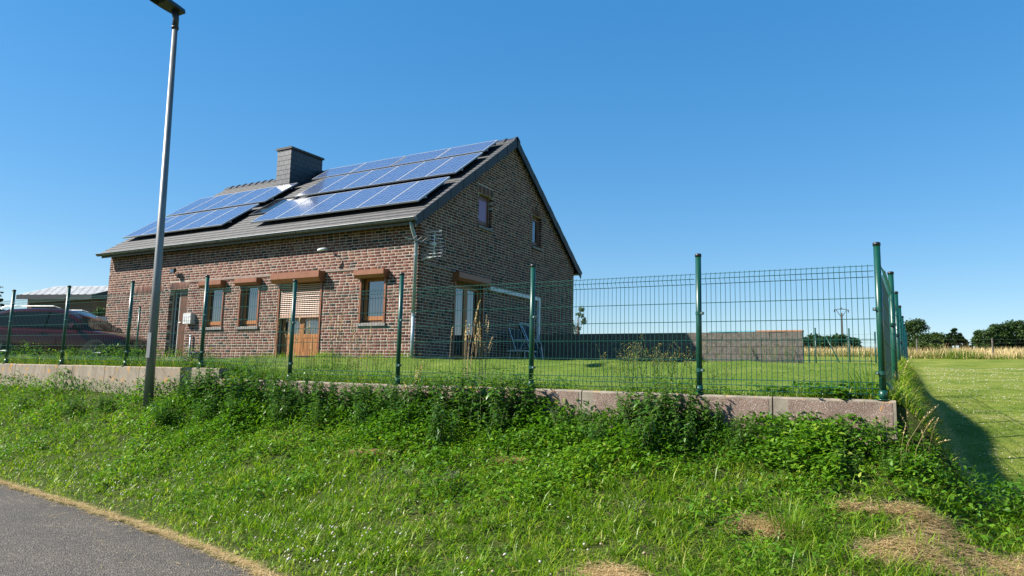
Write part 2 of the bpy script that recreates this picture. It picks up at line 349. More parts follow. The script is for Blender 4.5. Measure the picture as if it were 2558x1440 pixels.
# ------------------------------------------------------------------ site frame: u runs along the front fence (to the left), w runs away from the road
FY = math.radians(60.748)
FO = np.array([3.4606, 6.5245]); FE = np.array([-math.sin(FY), math.cos(FY)]); FN = np.array([math.cos(FY), math.sin(FY)])
def XY(u, w): 
    u = np.asarray(u, float); w = np.asarray(w, float)
    return FO[0]+FE[0]*u+FN[0]*w, FO[1]+FE[1]*u+FN[1]*w
def UW(x, y):
    return (np.asarray(x)-FO[0])*FE[0]+(np.asarray(y)-FO[1])*FE[1], (np.asarray(x)-FO[0])*FN[0]+(np.asarray(y)-FO[1])*FN[1]
def wob(u, w, s=1., k=0):
    return (np.sin(1.7*u*s+2.3*w*s+k)+np.sin(2.9*u*s-1.3*w*s+1.3+k)+.6*np.sin(5.1*u*s+4.3*w*s+2.1+2*k)+.5*np.sin(-3.7*u*s+7.1*w*s+.7+k)+.4*np.sin(9.3*u*s-6.1*w*s+k))/3.5
_ru = np.array([-60, -8, -4, 0, 2, 4.28, 4.94, 6.17, 8.02, 10.45, 14, 20, 30, 80.]); _rv = np.array([5.0, 4.9, 4.7, 4.3, 3.88, 3.36, 3.16, 2.92, 2.64, 2.32, 2.0, 1.7, 1.6, 1.6])
def VR(u): return np.interp(u, _ru, _rv)
def HT(u, w):
    u = np.asarray(u, float); w = np.asarray(w, float); v = -w
    s0 = smoothstep((u+.75)/.62)                       # 0 on the field side, 1 at the wall corner
    zw = .58+(1.0-.58)*s0+.2*np.clip(u/16, 0, 1)
    tt = np.clip(v/VR(u), 0, 1)
    verge = zw*(1-tt)**1.25
    verge = np.where(v > VR(u), -.02, verge)
    base0 = np.where(u > 9.17, 1.57, 1.42)
    top = 1.92-.27*smoothstep((u-13.5)/4)
    gard = base0+(top-base0)*smoothstep((w-.1)/5.6)
    gard = np.where(w > 16, gard+.05*(w-16), gard)
    fieldz = .58+.06*np.clip(w, 0, 52)
    fall = .05*(np.clip(w, 52, 100)-52)-.02*np.clip(w-100, 0, None)
    g = np.where(w > 52, 3.72+fall, gard); fz = fieldz+fall
    sb = smoothstep((u+.82)/.72)
    back = fz+(g-fz)*sb
    z = np.where(w <= 0.05, verge, back)
    n = .035*wob(u, w, .9)+.02*wob(u, w, 2.6, 2)
    edge = np.clip(np.abs(w-.05)/.4, 0, 1)*np.where(w < .05, np.clip((1-tt)*3, 0, 1), 1)
    return z+n*edge
def P3(u, w, dz=0.):
    x, y = XY(u, w); return np.stack([x, y, HT(u, w)+dz], -1)

def build_ground():
    us = np.concatenate([-np.geomspace(900, 14, 24), np.arange(-12, -2.2, .5), np.arange(-2, 18, .2), np.arange(18, 40, 1.5), np.geomspace(42, 900, 22)])
    ws = np.concatenate([-np.geomspace(500, 9, 18), np.arange(-8, 0.01, .16), [.05, .0501, .12, .2], np.arange(.4, 8, .25), np.arange(8, 20, .8), np.arange(21, 66, 2.2), np.geomspace(70, 1500, 24)])
    ws = np.array(sorted(set(np.round(ws, 4))))
    Ug, Wg = np.meshgrid(us, ws, indexing='ij'); Z = HT(Ug, Wg); X, Y = XY(Ug, Wg)
    V = np.stack([X, Y, Z], -1).reshape(-1, 3); a, b = Ug.shape
    idx = np.arange(a*b).reshape(a, b)
    F = np.stack([idx[:-1, :-1], idx[1:, :-1], idx[1:, 1:], idx[:-1, 1:]], -1).reshape(-1, 4)[:, ::-1]
    me = raw_mesh('ground', V, F, 'verge'); me.materials.append(MAT['lawn']); me.materials.append(MAT['field'])
    uc = (Ug[:-1, :-1]+Ug[1:, 1:])/2; wc = (Wg[:-1, :-1]+Wg[1:, 1:])/2
    mi = np.where(wc < .05, 0, np.where((uc > -.7) & (wc < 13), 1, 2)); mi = np.where((wc >= .05) & (uc < -.05) & (uc > -.7) & (wc < 11), 0, mi)
    mi = np.where((wc < .05) & (uc < -1.3) & (wc > -1.2), 2, mi)
    me.polygons.foreach_set('material_index', mi.ravel().astype(np.int32)); me.polygons.foreach_set('use_smooth', np.ones(len(F), bool))
    struct(link('ground', me))
    # road: ragged edge, gentle camber
    uu = np.concatenate([np.arange(-60, -4, 2.), np.arange(-4, 18, .1), np.arange(18, 120, 3.)]); vv = np.array([0, .06, .3, .9, 1.8, 2.8, 3.8, 4.8, 5.6])
    rg = .05*wob(uu, uu*0, 3.1)+.035*wob(uu, uu*0+3, 9.)
    Ug, Vg = np.meshgrid(uu, vv, indexing='ij'); vw = VR(Ug)+rg[:, None]*np.clip(1-Vg/.5, 0, 1)+Vg
    X, Y = XY(Ug, -vw); Z = .012+.05*np.sin(np.pi*np.clip(Vg/5.6, 0, 1))-.03*(Vg < .01)
    V = np.stack([X, Y, Z], -1).reshape(-1, 3); a, b = Ug.shape; idx = np.arange(a*b).reshape(a, b)
    F = np.stack([idx[:-1, :-1], idx[1:, :-1], idx[1:, 1:], idx[:-1, 1:]], -1).reshape(-1, 4)
    me = raw_mesh('road', V, F, 'asphalt'); me.polygons.foreach_set('use_smooth', np.ones(len(F), bool)); struct(link('road', me))
build_ground()

# ------------------------------------------------------------------ retaining wall of precast elements
def build_retaining_wall():
    root = empty('retaining_wall', (FO[0], FO[1], 0), FY, 'low concrete retaining wall of precast elements below the green mesh fence', 'wall')
    js = [-.11, .97, 3.02, 5.07, 7.12, 9.17, 11.2, 12.2, 13.2, 15.2, 17.2, 19.2, 21.2]
    for i in range(len(js)-1):
        u0, u1 = js[i]+.006, js[i+1]-.006; top = 1.452 if js[i] < 9.1 else 1.61
        top += random.uniform(-.004, .004)
        b = MB(); h = -.85; c = .018
        pr = [(.16, h), (-.02, h), (-.02, -c), (-.02+c, 0), (.16, 0)]
        b.prism([(x, u0, z) for x, z in pr], [(x, u1, z) for x, z in pr])
        p = b.build('concrete_element', 'concrete' if js[i] < 9.1 else 'weathered', root, loc=(0, 0, top))
        if js[i] < 9.1:
            f = MB(); f.box(-.0235, -.015, u0+.03, u1-.14, h, -.026); f.build('aggregate_face', 'aggregate', p)
    # return along the side
    b = MB(); b.box(.17, 1.1, -.108, .03, -.75, -.015); b.build('concrete_element', 'concrete', root, loc=(0, 0, 1.445))
build_retaining_wall()

# ------------------------------------------------------------------ welded mesh fence
def wire_profile(top):
    return [(0, top+.012), (0, top), (-.028, top-.055), (0, top-.108), (0, top-1.11), (-.028, top-1.165), (0, top-1.22), (0, top-1.235)]
HZ = [(0, 0), (-.028, -.055), (0, -.108), (0, -.31), (0, -.51), (0, -.71), (0, -.91), (0, -1.11), (-.028, -1.165), (0, -1.22)]
_wm = {}
def vwire():
    if 'v' not in _wm:
        b = MB(); b.tube([(x, 0, z) for x, z in wire_profile(0)], .0027, 4, cap=False); _wm['v'] = b.mesh('wire', 'green_wire')
    return _wm['v']
def hwire(L):
    k = round(L, 3)
    if k not in _wm:
        b = MB(); b.tube([(0, 0, 0), (0, L, 0)], .0036, 4, cap=False); _wm[k] = b.mesh('wire', 'green_wire')
    return _wm[k]
def mesh_panel(root, u0, u1, top, x=.0, single=False, sg=1):
    L = u1-u0; n = int(round(L/.05)); st = L/n
    if single:
        rim = MB(); rim.tube([(x, u0, top), (x, u1, top)], .0032, 5)
        p = rim.build('mesh_panel', 'green_wire', root)
        for k in range(1, n):
            link('wire', vwire(), p, (x, u0+k*st, top))
        for dx, dz in HZ[1:]: link('wire', hwire(L), p, (x+dx+.004, u0, top+dz))
        return p
    b = MB()
    for k in range(1, n): b.tube([(x+sg*q, u0+k*st, z) for q, z in wire_profile(top)], .0027, 3, cap=False)
    for dx, dz in HZ: b.tube([(x+sg*dx+.004, u0, top+dz), (x+sg*dx+.004, u1, top+dz)], .0036, 3, cap=False)
    return b.build('mesh_panel', 'green_wire', root)
def fence_post(root, u, zb, zt, x=0., r=.0305, clips=(), side=1, flange=True):
    b = MB(); b.tube([(x, u, zb), (x, u, zt-.012)], r, 16); p = b.build('post', 'green_metal', root, True)
    b = MB(); b.tube([(x, u, zt-.035), (x, u, zt-.006), (x, u, zt)], [r+.004, r+.004, r*.8], 16); b.build('cap', 'black', p, True)
    if flange:
        b = MB(); b.tube([(x, u, zb), (x, u, zb+.006)], .075, 16); b.tube([(x, u, zb+.006), (x, u, zb+.09)], r+.006, 16); b.build('base_flange', 'green_metal', p, True)
    for cz in clips:
        b = MB(); b.tube([(x, u, cz-.018), (x, u, cz+.018)], r+.004, 16); b.box(x-.03, x+.005, u-side*.036-.02, u-side*.036+.02, cz-.014, cz+.014); b.build('clip', 'green_metal', p)
        b = MB(); b.tube([(x-.03, u-side*.04, cz), (x-.046, u-side*.04, cz)], .009, 6); b.build('bolt', 'bolt', p)
    return p
def build_fence():
    root = empty('mesh_fence', (FO[0], FO[1], 0), FY, 'green welded wire mesh fence with round posts on the concrete retaining wall', 'fence')
    us = [0]+[1.704+2*i for i in range(10)]
    for i, u in enumerate(us):
        low = i < 5
        zb = 1.45 if low else 1.608; zt = 2.945 if low else 3.115
        t = 2.72 if low else 2.88
        fence_post(root, u, zb, zt, .045, clips=(t-.42, t-1.02), side=(-1 if i == 0 else 1))
    for i in range(len(us)-1):
        t = 2.72 if i < 4 else 2.88
        mesh_panel(root, us[i]+.035, us[i+1]-.035, t, .035, single=i < 4)
    # the side run, away from the road
    fr = math.radians(-1.0)
    sd = empty('side_mesh_fence', (FO[0], FO[1], 0), FY-math.radians(90)+fr, 'green wire mesh fence running away from the corner post along the bank', 'fence')
    ww = [2.03, 4.03, 6.03, 8.03, 10.03, 12.03]
    for w in ww: fence_post(sd, w, 1.25, 2.945-.004*w, .055, clips=(2.3, 1.7), side=1, flange=False)
    prev = .06
    for k, w in enumerate(ww):
        mesh_panel(sd, prev, w-.035, 2.72-.012*k, .022, sg=-1.2); prev = w+.035
build_fence()

# ------------------------------------------------------------------ the house: local x = b (inwards from the facade), local y = a (along the facade, to the left)
HY = math.radians(59.886); HC = np.array([-2.2158, 16.2705]); HL, HW = 12.70, 8.635
ZB, ZE, ZRDG = 1.55, 5.30, 8.54
RS = (ZRDG-5.45)/(HW/2); RTH = math.atan(RS)
HD = np.array([-math.sin(HY), math.cos(HY)]); HN = np.array([math.cos(HY), math.sin(HY)])
def HP(a, b, z): 
    q = HC+HD*a+HN*b; return np.array([q[0], q[1], z])
house = empty('brick_house', (HC[0], HC[1], 0), HY, 'red-brown brick house with dark slate gable roof, brown roller shutters and grey downpipe', 'house')
OPF = dict(door=(8.55, 9.40, 1.5, 3.93), w1=(6.90, 7.78, 2.78, 4.0), w2=(5.42, 6.23, 2.78, 4.0), patio=(3.08, 4.67, 1.5, 3.98), w3=(.96, 1.79, 2.80, 3.97))
OPG = dict(g1=(2.53, 3.20, 5.62, 6.50), g2=(5.60, 6.19, 5.58, 6.54), gdoor=(1.50, 2.90, 1.5, 3.95))
CH, BLN, JT = .0735, .215, .0145

def brick_list(length, openings, ztop, soldiers, phase):
    """(s0, s1, z0, z1) of every brick; ztop(s) is the height of the wall there"""
    out = []; z = ZB; row = 0
    while z < ZRDG:
        s = -(BLN*.5 if (row+phase) % 2 else 0)+random.uniform(-.025, .025)
        while s < length:
            l = BLN*random.choice([1, 1, 1, 1, 1, .98, 1.02, 1.03, .52]) if random.random() < .93 else BLN*1.0
            s0, s1 = max(s, 0.0), min(s+l-JT, length); s += l
            if s1-s0 < .04: continue
            z1 = z+CH-JT
            segs = [(s0, s1)]
            for (o0, o1, q0, q1) in openings+soldiers:
                if z1 > q0+.003 and z < q1-.003:
                    ns = []
                    for (x0, x1) in segs:
                        if x1 <= o0 or x0 >= o1: ns.append((x0, x1)); continue
                        if x0 < o0: ns.append((x0, o0))
                        if x1 > o1: ns.append((o1, x1))
                    segs = ns
            for (x0, x1) in segs:
                if x1-x0 < .03: continue
                m = min(ztop(x0), ztop(x1))
                if z1 <= m: out.append((x0, x1, z, z1))
                elif z < m-.02: out.append((x0, x1, z, m))
        z += CH; row += 1
    for (o0, o1, q0, q1) in soldiers:                      # upright bricks over the openings
        n = max(1, int(round((o1-o0)/.0735))); st = (o1-o0)/n
        for k in range(n): out.append((o0+k*st+.004, o0+(k+1)*st-.006, q0+.004, q1-.008))
    return out

def brick_geo(bricks, face):
    V, F, T = [], [], []
    for (s0, s1, z0, z1) in bricks:
        j = lambda a=.0035: random.uniform(-a, a)
        out = random.uniform(-.001, .002)
        q = [(s0+j(), z0+j(.0025)), (s1+j(), z0+j(.0025)), (s1+j(), z1+j(.0025)), (s0+j(), z1+j(.0025))]
        t = random.random()**1.05; t = .3*t if random.random() < .16 else .17+.83*(t**.9)
        o = len(V)
        c = .0045; cs, cz = (q[0][0]+q[2][0])/2, (q[0][1]+q[2][1])/2
        ring = [(p[0]+(c if p[0] < cs else -c), p[1]+(c if p[1] < cz else -c)) for p in q]
        for p in ring: V.append((-out, p[0], p[1]))
        for p in q: V.append((-out+.005, p[0], p[1]))
        for p in q: V.append((.10, p[0], p[1]))
        F += [(o, o+3, o+2, o+1)]
        for k in range(4):
            k2 = (k+1) % 4
            F += [(o+k, o+k2, o+4+k2, o+4+k), (o+4+k, o+4+k2, o+8+k2, o+8+k)]
        T += [t]*12
    V = np.array(V)
    if face == 'g':                                         # gable: along x, outwards is -y
        V = np.stack([V[:, 1], V[:, 0], V[:, 2]], -1)
        F = [f[::-1] for f in F]
    return V, np.array(F), np.array(T)

def slab_cells(s_edges, z_edges, openings):
    for i in range(len(s_edges)-1):
        for k in range(len(z_edges)-1):
            sc, zc = (s_edges[i]+s_edges[i+1])/2, (z_edges[k]+z_edges[k+1])/2
            if any(o0 < sc < o1 and q0 < zc < q1 for (o0, o1, q0, q1) in openings): continue
            yield s_edges[i], s_edges[i+1], z_edges[k], z_edges[k+1]

def build_walls():
    g = .007
    opf = [tuple(v) for v in OPF.values()]; opg = [tuple(v) for v in OPG.values()]
    grow = lambda o: (o[0]-g, o[1]+g, o[2]-g, o[3]+g)
    fw = MB(); G = [grow(o) for o in opf]
    se = sorted({0.0045, HL-.009}|{x for o in G for x in o[:2]}); ze = sorted({ZB-.1, ZE+.12}|{z for o in G for z in o[2:] if z > ZB})
    for s0, s1, z0, z1 in slab_cells(se, ze, G): fw.box(.0035, .26, s0, s1, z0, z1)
    facade = fw.build('facade_wall', 'mortar', house)
    rk = lambda s: 5.42+min(s, HW-s)*RS
    gw = MB(); G = [grow(o) for o in opg]
    se = sorted({0.0045, HW-.009, HW/2}|{x for o in G for x in o[:2]}|set(np.linspace(.2, HW-.2, 16))); ze = [ZB-.1]+sorted({z for o in G for z in o[2:] if ZB < z < 5.2})
    for s0, s1, z0, z1 in slab_cells(se, ze+[5.3], [o for o in G]):
        if z1 <= 5.3: gw.box(s0, s1, .0035, .25, z0, z1)
    # part above the eaves: columns under the rake
    for i in range(len(se)-1):
        a, b = se[i], se[i+1]; sc = (a+b)/2
        cuts = [(o[2], o[3]) for o in G if o[0] < sc < o[1] and o[3] > 5.3]
        lo = 5.3
        for q0, q1 in cuts: gw.box(a, b, .0035, .25, lo, q0); lo = q1
        A = [(a, .0035, lo), (b, .0035, lo), (b, .0035, rk(b)), (a, .0035, rk(a))]; B = [(x, .25, z) for x, y, z in A]
        gw.prism(A, B)
    gable = gw.build('gable_wall', 'mortar', house)
    rest = MB(); rest.box(HW-.25, HW-.009, .25, HL-.009, ZB-.1, ZE+.1); rest.build('rear_wall', 'mortar', house)
    far = MB()
    pr = [(.26, ZB-.1), (HW-.26, ZB-.1), (HW-.26, rk(.26)-.02), (HW/2, rk(HW/2)-.02), (.26, rk(.26)-.02)]
    far.prism([(x, HL-.25, z) for x, z in pr], [(x, HL-.009, z) for x, z in pr]); far.build('far_gable_wall', 'mortar', house)
    sold_f = [(8.50, 9.45, 3.94, 4.16), (9.75, 11.40, 3.89, 4.12)]
    bf = brick_list(HL, opf, lambda s: ZE+.06, sold_f, 0)
    sold_g = [(2.48, 3.27, 6.51, 6.74), (5.55, 6.25, 6.55, 6.77)]
    bg_ = brick_list(HW, opg, lambda s: rk(s)-.02, sold_g, 1)
    # the 300 bricks that show largest are objects of their own
    def dist(b, f):
        s, z = (b[0]+b[1])/2, (b[2]+b[3])/2
        q = HP(s, 0, z) if f else HP(0, s, z)
        vis = (z > 2.0 and b[1]-b[0] > .12)
        return np.linalg.norm(q-EYE)+(0 if vis else 100)+(0 if f else 1.2)
    order = sorted([(dist(b, True), i) for i, b in enumerate(bf)]); near = {i for _, i in order[:300]}
    V, F, T = brick_geo(bf, 'f')
    for i in sorted(near):
        me = raw_mesh('brick', V[i*12:i*12+12], F[i*9:i*9+9]-i*12, 'brick', T[i*12:i*12+12]); link('brick', me, facade)
    keep = [i for i in range(len(bf)) if i not in near]
    VI = np.concatenate([np.arange(i*12, i*12+12) for i in keep]); FI = np.concatenate([np.arange(i*9, i*9+9) for i in keep])
    remap = -np.ones(len(V), int); remap[VI] = np.arange(len(VI))
    stuff(link('brick_courses', raw_mesh('brick_courses', V[VI], remap[F[FI]], 'brick', T[VI]), facade))
    V, F, T = brick_geo(bg_, 'g'); stuff(link('brick_courses', raw_mesh('brick_courses', V, F, 'brick', T), gable))
build_walls()

# ---- roof
def build_roof():
    rf = MB(); oh = .30; gx = .10; th = .10
    ze = 5.45-oh*RS
    for sgn in (0, 1):
        f = (lambda x: x) if sgn == 0 else (lambda x: HW-x)
        A = [(f(-oh), -gx, ze-th), (f(-oh), -gx, ze), (f(HW/2), -gx, ZRDG), (f(HW/2), -gx, ZRDG-th)]
        rf.prism(A, [(x, HL+gx, z) for x, y, z in A])
    roof = rf.build('roof', 'slate', house)
    # slates on the slope facing the road and on the other one
    ns = np.array([-math.sin(RTH), 0, math.cos(RTH)]); sd = np.array([math.cos(RTH), 0, math.sin(RTH)])
    V, F = [], []; n = 0
    total = (HW/2+oh)/math.cos(RTH); exp = .20; rows = int(total/exp)+1
    for side in (0, 1):
        for r in range(rows):
            s0 = r*exp; s1 = min(s0+exp+.05, total-.005)
            if s1-s0 < .05: continue
            y = -gx-.02-(.15 if r % 2 else 0)
            while y < HL+gx:
                y0, y1 = max(y, -gx-.015), min(y+.294, HL+gx+.015); y += .30
                if y1-y0 < .04: continue
                lift = random.uniform(.011, .014); dj = random.uniform(-.006, .006)
                P = []
                for (s, h) in ((s0+dj, lift), (s1, .003)):
                    for yy in (y0, y1):
                        P.append(np.array([-oh, 0, ze])+sd*s+ns*(h+.002)+np.array([0, yy, 0]))
                for yy in (y0, y1): P.append(np.array([-oh, 0, ze])+sd*(s0+dj)+ns*(lift-.010)+np.array([0, yy, 0]))
                if side: P = [np.array([HW-p[0], p[1], p[2]]) for p in P]
                o = len(V); V += P
                q = [(o, o+2, o+3, o+1), (o+4, o, o+1, o+5)]
                F += q if not side else [f[::-1] for f in q]
    stuff(link('slates', raw_mesh('slates', V, F, 'slate'), roof))
    # black slate strips on both rakes of the gable
    k = 0
    for side in (0, 1):
        s = -.02
        while s < total-.06:
            s1 = min(s+.34, total-.02)
            c0 = np.array([-oh, 0, ze])+sd*s; c1 = np.array([-oh, 0, ze])+sd*s1
            dz = np.array([0, 0, -.235]); A = [c0+ns*.03, c1+ns*.03, c1+dz*.98, c0+dz]
            b = MB(); yy0, yy1 = -gx-.028-.006*(k % 2), -gx-.004
            if side: A = [np.array([HW-p[0], p[1], p[2]]) for p in A]
            b.prism([(p[0], yy0, p[2]) for p in A], [(p[0], yy1, p[2]) for p in A]); b.build('verge_slate', 'slate_trim', roof)
            s += .335; k += 1
    # ridge tiles
    m = MB(); w = .15; prof = [(-w, -w*RS*.95), (-w*.5, -.02), (0, .03), (w*.5, -.02), (w, -w*RS*.95)]
    lo = [(x, z-.02) for x, z in prof][::-1]
    ring0 = [(x, 0, z+.012) for x, z in prof+lo]; ring1 = [(x, .37, z) for x, z in prof+lo]; m.prism(ring0, ring1)
    m.prism([(x*1.12, -.02, z+.03) for x, z in prof+lo], [(x*1.12, .05, z+.028) for x, z in prof+lo])
    me = m.mesh('ridge_tile', 'ridge'); y = -gx-.02
    while y < HL+gx-.2: link('ridge_tile', me, roof, (HW/2, y, ZRDG+.03)); y += .36
    # gutter with brackets
    b = MB(); gz = ze-.035; pr = []
    for k in range(9):
        t = math.pi*k/8; pr.append((-oh-.055-.07*math.cos(t), gz-.075*math.sin(t)))
    inn = [(x*1.0+.0, z+.006) for x, z in pr][::-1]; inn = [(-oh-.055+(x+oh+.055)*.93, z) for x, z in inn]
    b.prism([(x, -.14, z) for x, z in pr+inn], [(x, HL+.14, z) for x, z in pr+inn])
    b.tube([(-oh-.128, -.14, gz), (-oh-.128, HL+.14, gz)], .011, 8)
    for yy in (-.14, HL+.14): b.prism([(x, yy-.002, z) for x, z in pr], [(x, yy+.002, z) for x, z in pr])
    g = b.build('gutter', 'zinc', house)
    b = MB(); y = .1
    while y < HL:
        pts = [(x-.002, y, z-.004) for x, z in pr]; b.tube(pts, .006, 4); y += .52
    b.build('gutter_brackets', 'zinc', g)
    b = MB(); b.box(-.26, .0, 0.02, HL-.02, ze-.09, ze-.055); b.box(-.272, -.262, -.06, HL+.06, ze-.16, ze-.01); b.build('eaves_board', 'zinc', house)
    # downpipe on the corner
    dx, dy = -.07, .045
    b = MB(); b.tube([(-.30, .05, gz-.06), (-.28, .05, gz-.14), (-.20, .045, gz-.30), (-.10, dy, gz-.46), (dx, dy, gz-.56), (dx, dy, 2.9)], .044, 12)
    dp = b.build('downpipe', 'zinc_pipe', house, True)
    b = MB(); b.tube([(dx, dy, 2.92), (dx, dy, 1.8)], .046, 12); b.build('pipe_shoe', 'zinc_pipe', dp, True)
    for z in (4.35, 2.93): b = MB(); b.tube([(dx, dy, z), (dx, dy, z+.05)], .052, 12); b.tube([(dx, dy, z+.02), (.02, dy, z+.02)], .008, 6); b.build('pipe_bracket', 'zinc_pipe', dp)
    # rear eaves box
    b = MB(); b.box(HW, HW+.33, -.1, HL+.1, ze-.13, ze-.10); b.tube([(HW+.37, -.12, ze-.05), (HW+.37, HL+.12, ze-.05)], .06, 8); b.build('rear_gutter', 'slate_trim', house)
build_roof()

def roofpt(a, s, off=0.):
    """point on the front slope: a along, s up the slope from the wall line, off above it (house coordinates)"""
    return np.array([s*math.cos(RTH)-off*math.sin(RTH), a, 5.45+s*math.sin(RTH)+off*math.cos(RTH)])

# ---- chimney clad in slates
def build_chimney():
    b0, b1, a0, a1, zt = 3.0, 4.42, 7.92, 8.58, 9.05
    b = MB(); b.box(b0, b1, a0, a1, 7.3, zt); ch = b.build('chimney', 'slate_trim', house)
    b = MB(); b.bbox(a0, a1, b0, b1, 0, .1); b = MB(); b.bbox(b0-.05, b1+.05, a0-.05, a1+.05, zt, zt+.075, .02); b.build('chimney_cap', 'cap', ch)
    def tile(face, s0, s1, z0, z1):
        m = MB(); d0, d1 = -.004, -.016
        if face == 'f': A = [(b0+d1, s0, z0), (b0+d1, s1, z0), (b0+d0-.004, s1, z1), (b0+d0-.004, s0, z1)]; B = [(b0+.004, p[1], p[2]) for p in A]; m.prism(A[::-1], B[::-1])
        else: A = [(s0, a0+d1, z0), (s1, a0+d1, z0), (s1, a0+d0-.004, z1), (s0, a0+d0-.004, z1)]; B = [(p[0], a0+.004, p[2]) for p in A]; m.prism(A, B)
        m.build('slate', 'chim_slate', ch)
    r = 0; z = 7.35
    while z < zt-.05:
        z1 = min(z+.165, zt-.005)
        for face, lo, hi in (('f', a0, a1), ('g', b0, b1)):
            s = lo-(.11 if r % 2 else 0)
            while s < hi-.01:
                s0, s1 = max(s, lo), min(s+.217, hi); s += .22
                if s1-s0 > .03: tile(face, s0, s1-.004, z+.003, z1)
        z += .165; r += 1
build_chimney()

# ---- windows, doors, shutters
def roller_box(parent, ax, s0, s1, top, h=.2, p=.19, fn=lambda x, s, z: (x, s, z)):
    b = MB(); pr = [(.02, top), (-p, top), (-p, top-h*.62), (-p*.72, top-h), (.02, top-h)]
    b.prism([fn(x, s0, z) for x, z in pr], [fn(x, s1, z) for x, z in pr])
    return b.build('shutter_box', 'roller', parent)
def frame_window(name, s0, s1, z0, z1, fn, sashes=1, rails=True, boxspec=None, sill=True, pane_mat='glass', low_panel=None, depth=.13, fmat='wood'):
    fw = .065
    b = MB()
    def bx(x0, x1, a, c, e, g, m=b): 
        A = [fn(x0, a, e), fn(x0, c, e), fn(x0, c, g), fn(x0, a, g)]; B = [fn(x1, a, e), fn(x1, c, e), fn(x1, c, g), fn(x1, a, g)]; m.prism(A, B)
    d0, d1 = depth, depth+.07
    bx(d0, d1, s0, s0+fw, z0, z1); bx(d0, d1, s1-fw, s1, z0, z1); bx(d0+.001, d1, s0+fw, s1-fw, z1-fw, z1); bx(d0+.001, d1, s0+fw, s1-fw, z0, z0+fw)
    win = b.build(name, 'wood_dark', house)
    w = (s1-s0-2*fw)/sashes; zlo = z0+fw
    for k in range(sashes):
        a, c = s0+fw+k*w+.003, s0+fw+(k+1)*w-.003; q = .075
        m = MB(); e0, e1 = d0-.022, d0+.03
        bx(e0, e1, a, a+q, zlo, z1-fw-.003, m); bx(e0, e1, c-q, c, zlo, z1-fw-.003, m)
        bx(e0+.001, e1, a+q, c-q, z1-fw-.003-q, z1-fw-.003, m); bx(e0+.001, e1, a+q, c-q, zlo, zlo+q*1.3, m)
        plo = zlo+q*1.3
        if low_panel: bx(e0+.001, e1, a+q, c-q, low_panel-.05, low_panel+.05, m); plo = low_panel+.05
        sa = m.build('sash', fmat, win)
        m = MB(); bx(d0+.002, d0+.012, a+q, c-q, plo, z1-fw-.003-q, m); m.build('pane', pane_mat, win)
        if low_panel:
            n = 5; st = (c-a-2*q)/n
            for i in range(n):
                m = MB(); bx(e0+.010, e1-.005, a+q+i*st+.003, a+q+(i+1)*st-.003, zlo+q*1.3, low_panel-.05, m); m.build('panel_board', 'wood', win)
    if sill:
        m = MB(); A = [fn(-.05, s0-.04, z0-.085), fn(-.05, s1+.04, z0-.085), fn(-.05, s1+.04, z0-.02), fn(-.05, s0-.04, z0-.02)]
        B = [fn(depth, s0+.002, z0-.085), fn(depth, s1-.002, z0-.085), fn(depth, s1-.002, z0), fn(depth, s0+.002, z0)]; m.prism(A, B); m.build('sill', 'stone', win)
    if rails:
        for (a, c) in ((s0-.005, s0+.05), (s1-.05, s1+.005)):
            m = MB(); bx(-.024, .03, a, c, z0 if sill else 1.9, z1+.02, m); m.build('guide_rail', 'roller', win)
    if boxspec:
        t, h, p, e = boxspec; roller_box(win, 0, s0-e, s1+e, t, h, p, fn)
    return win
fF = lambda x, s, z: (x, s, z)
fG = lambda x, s, z: (s, x, z)
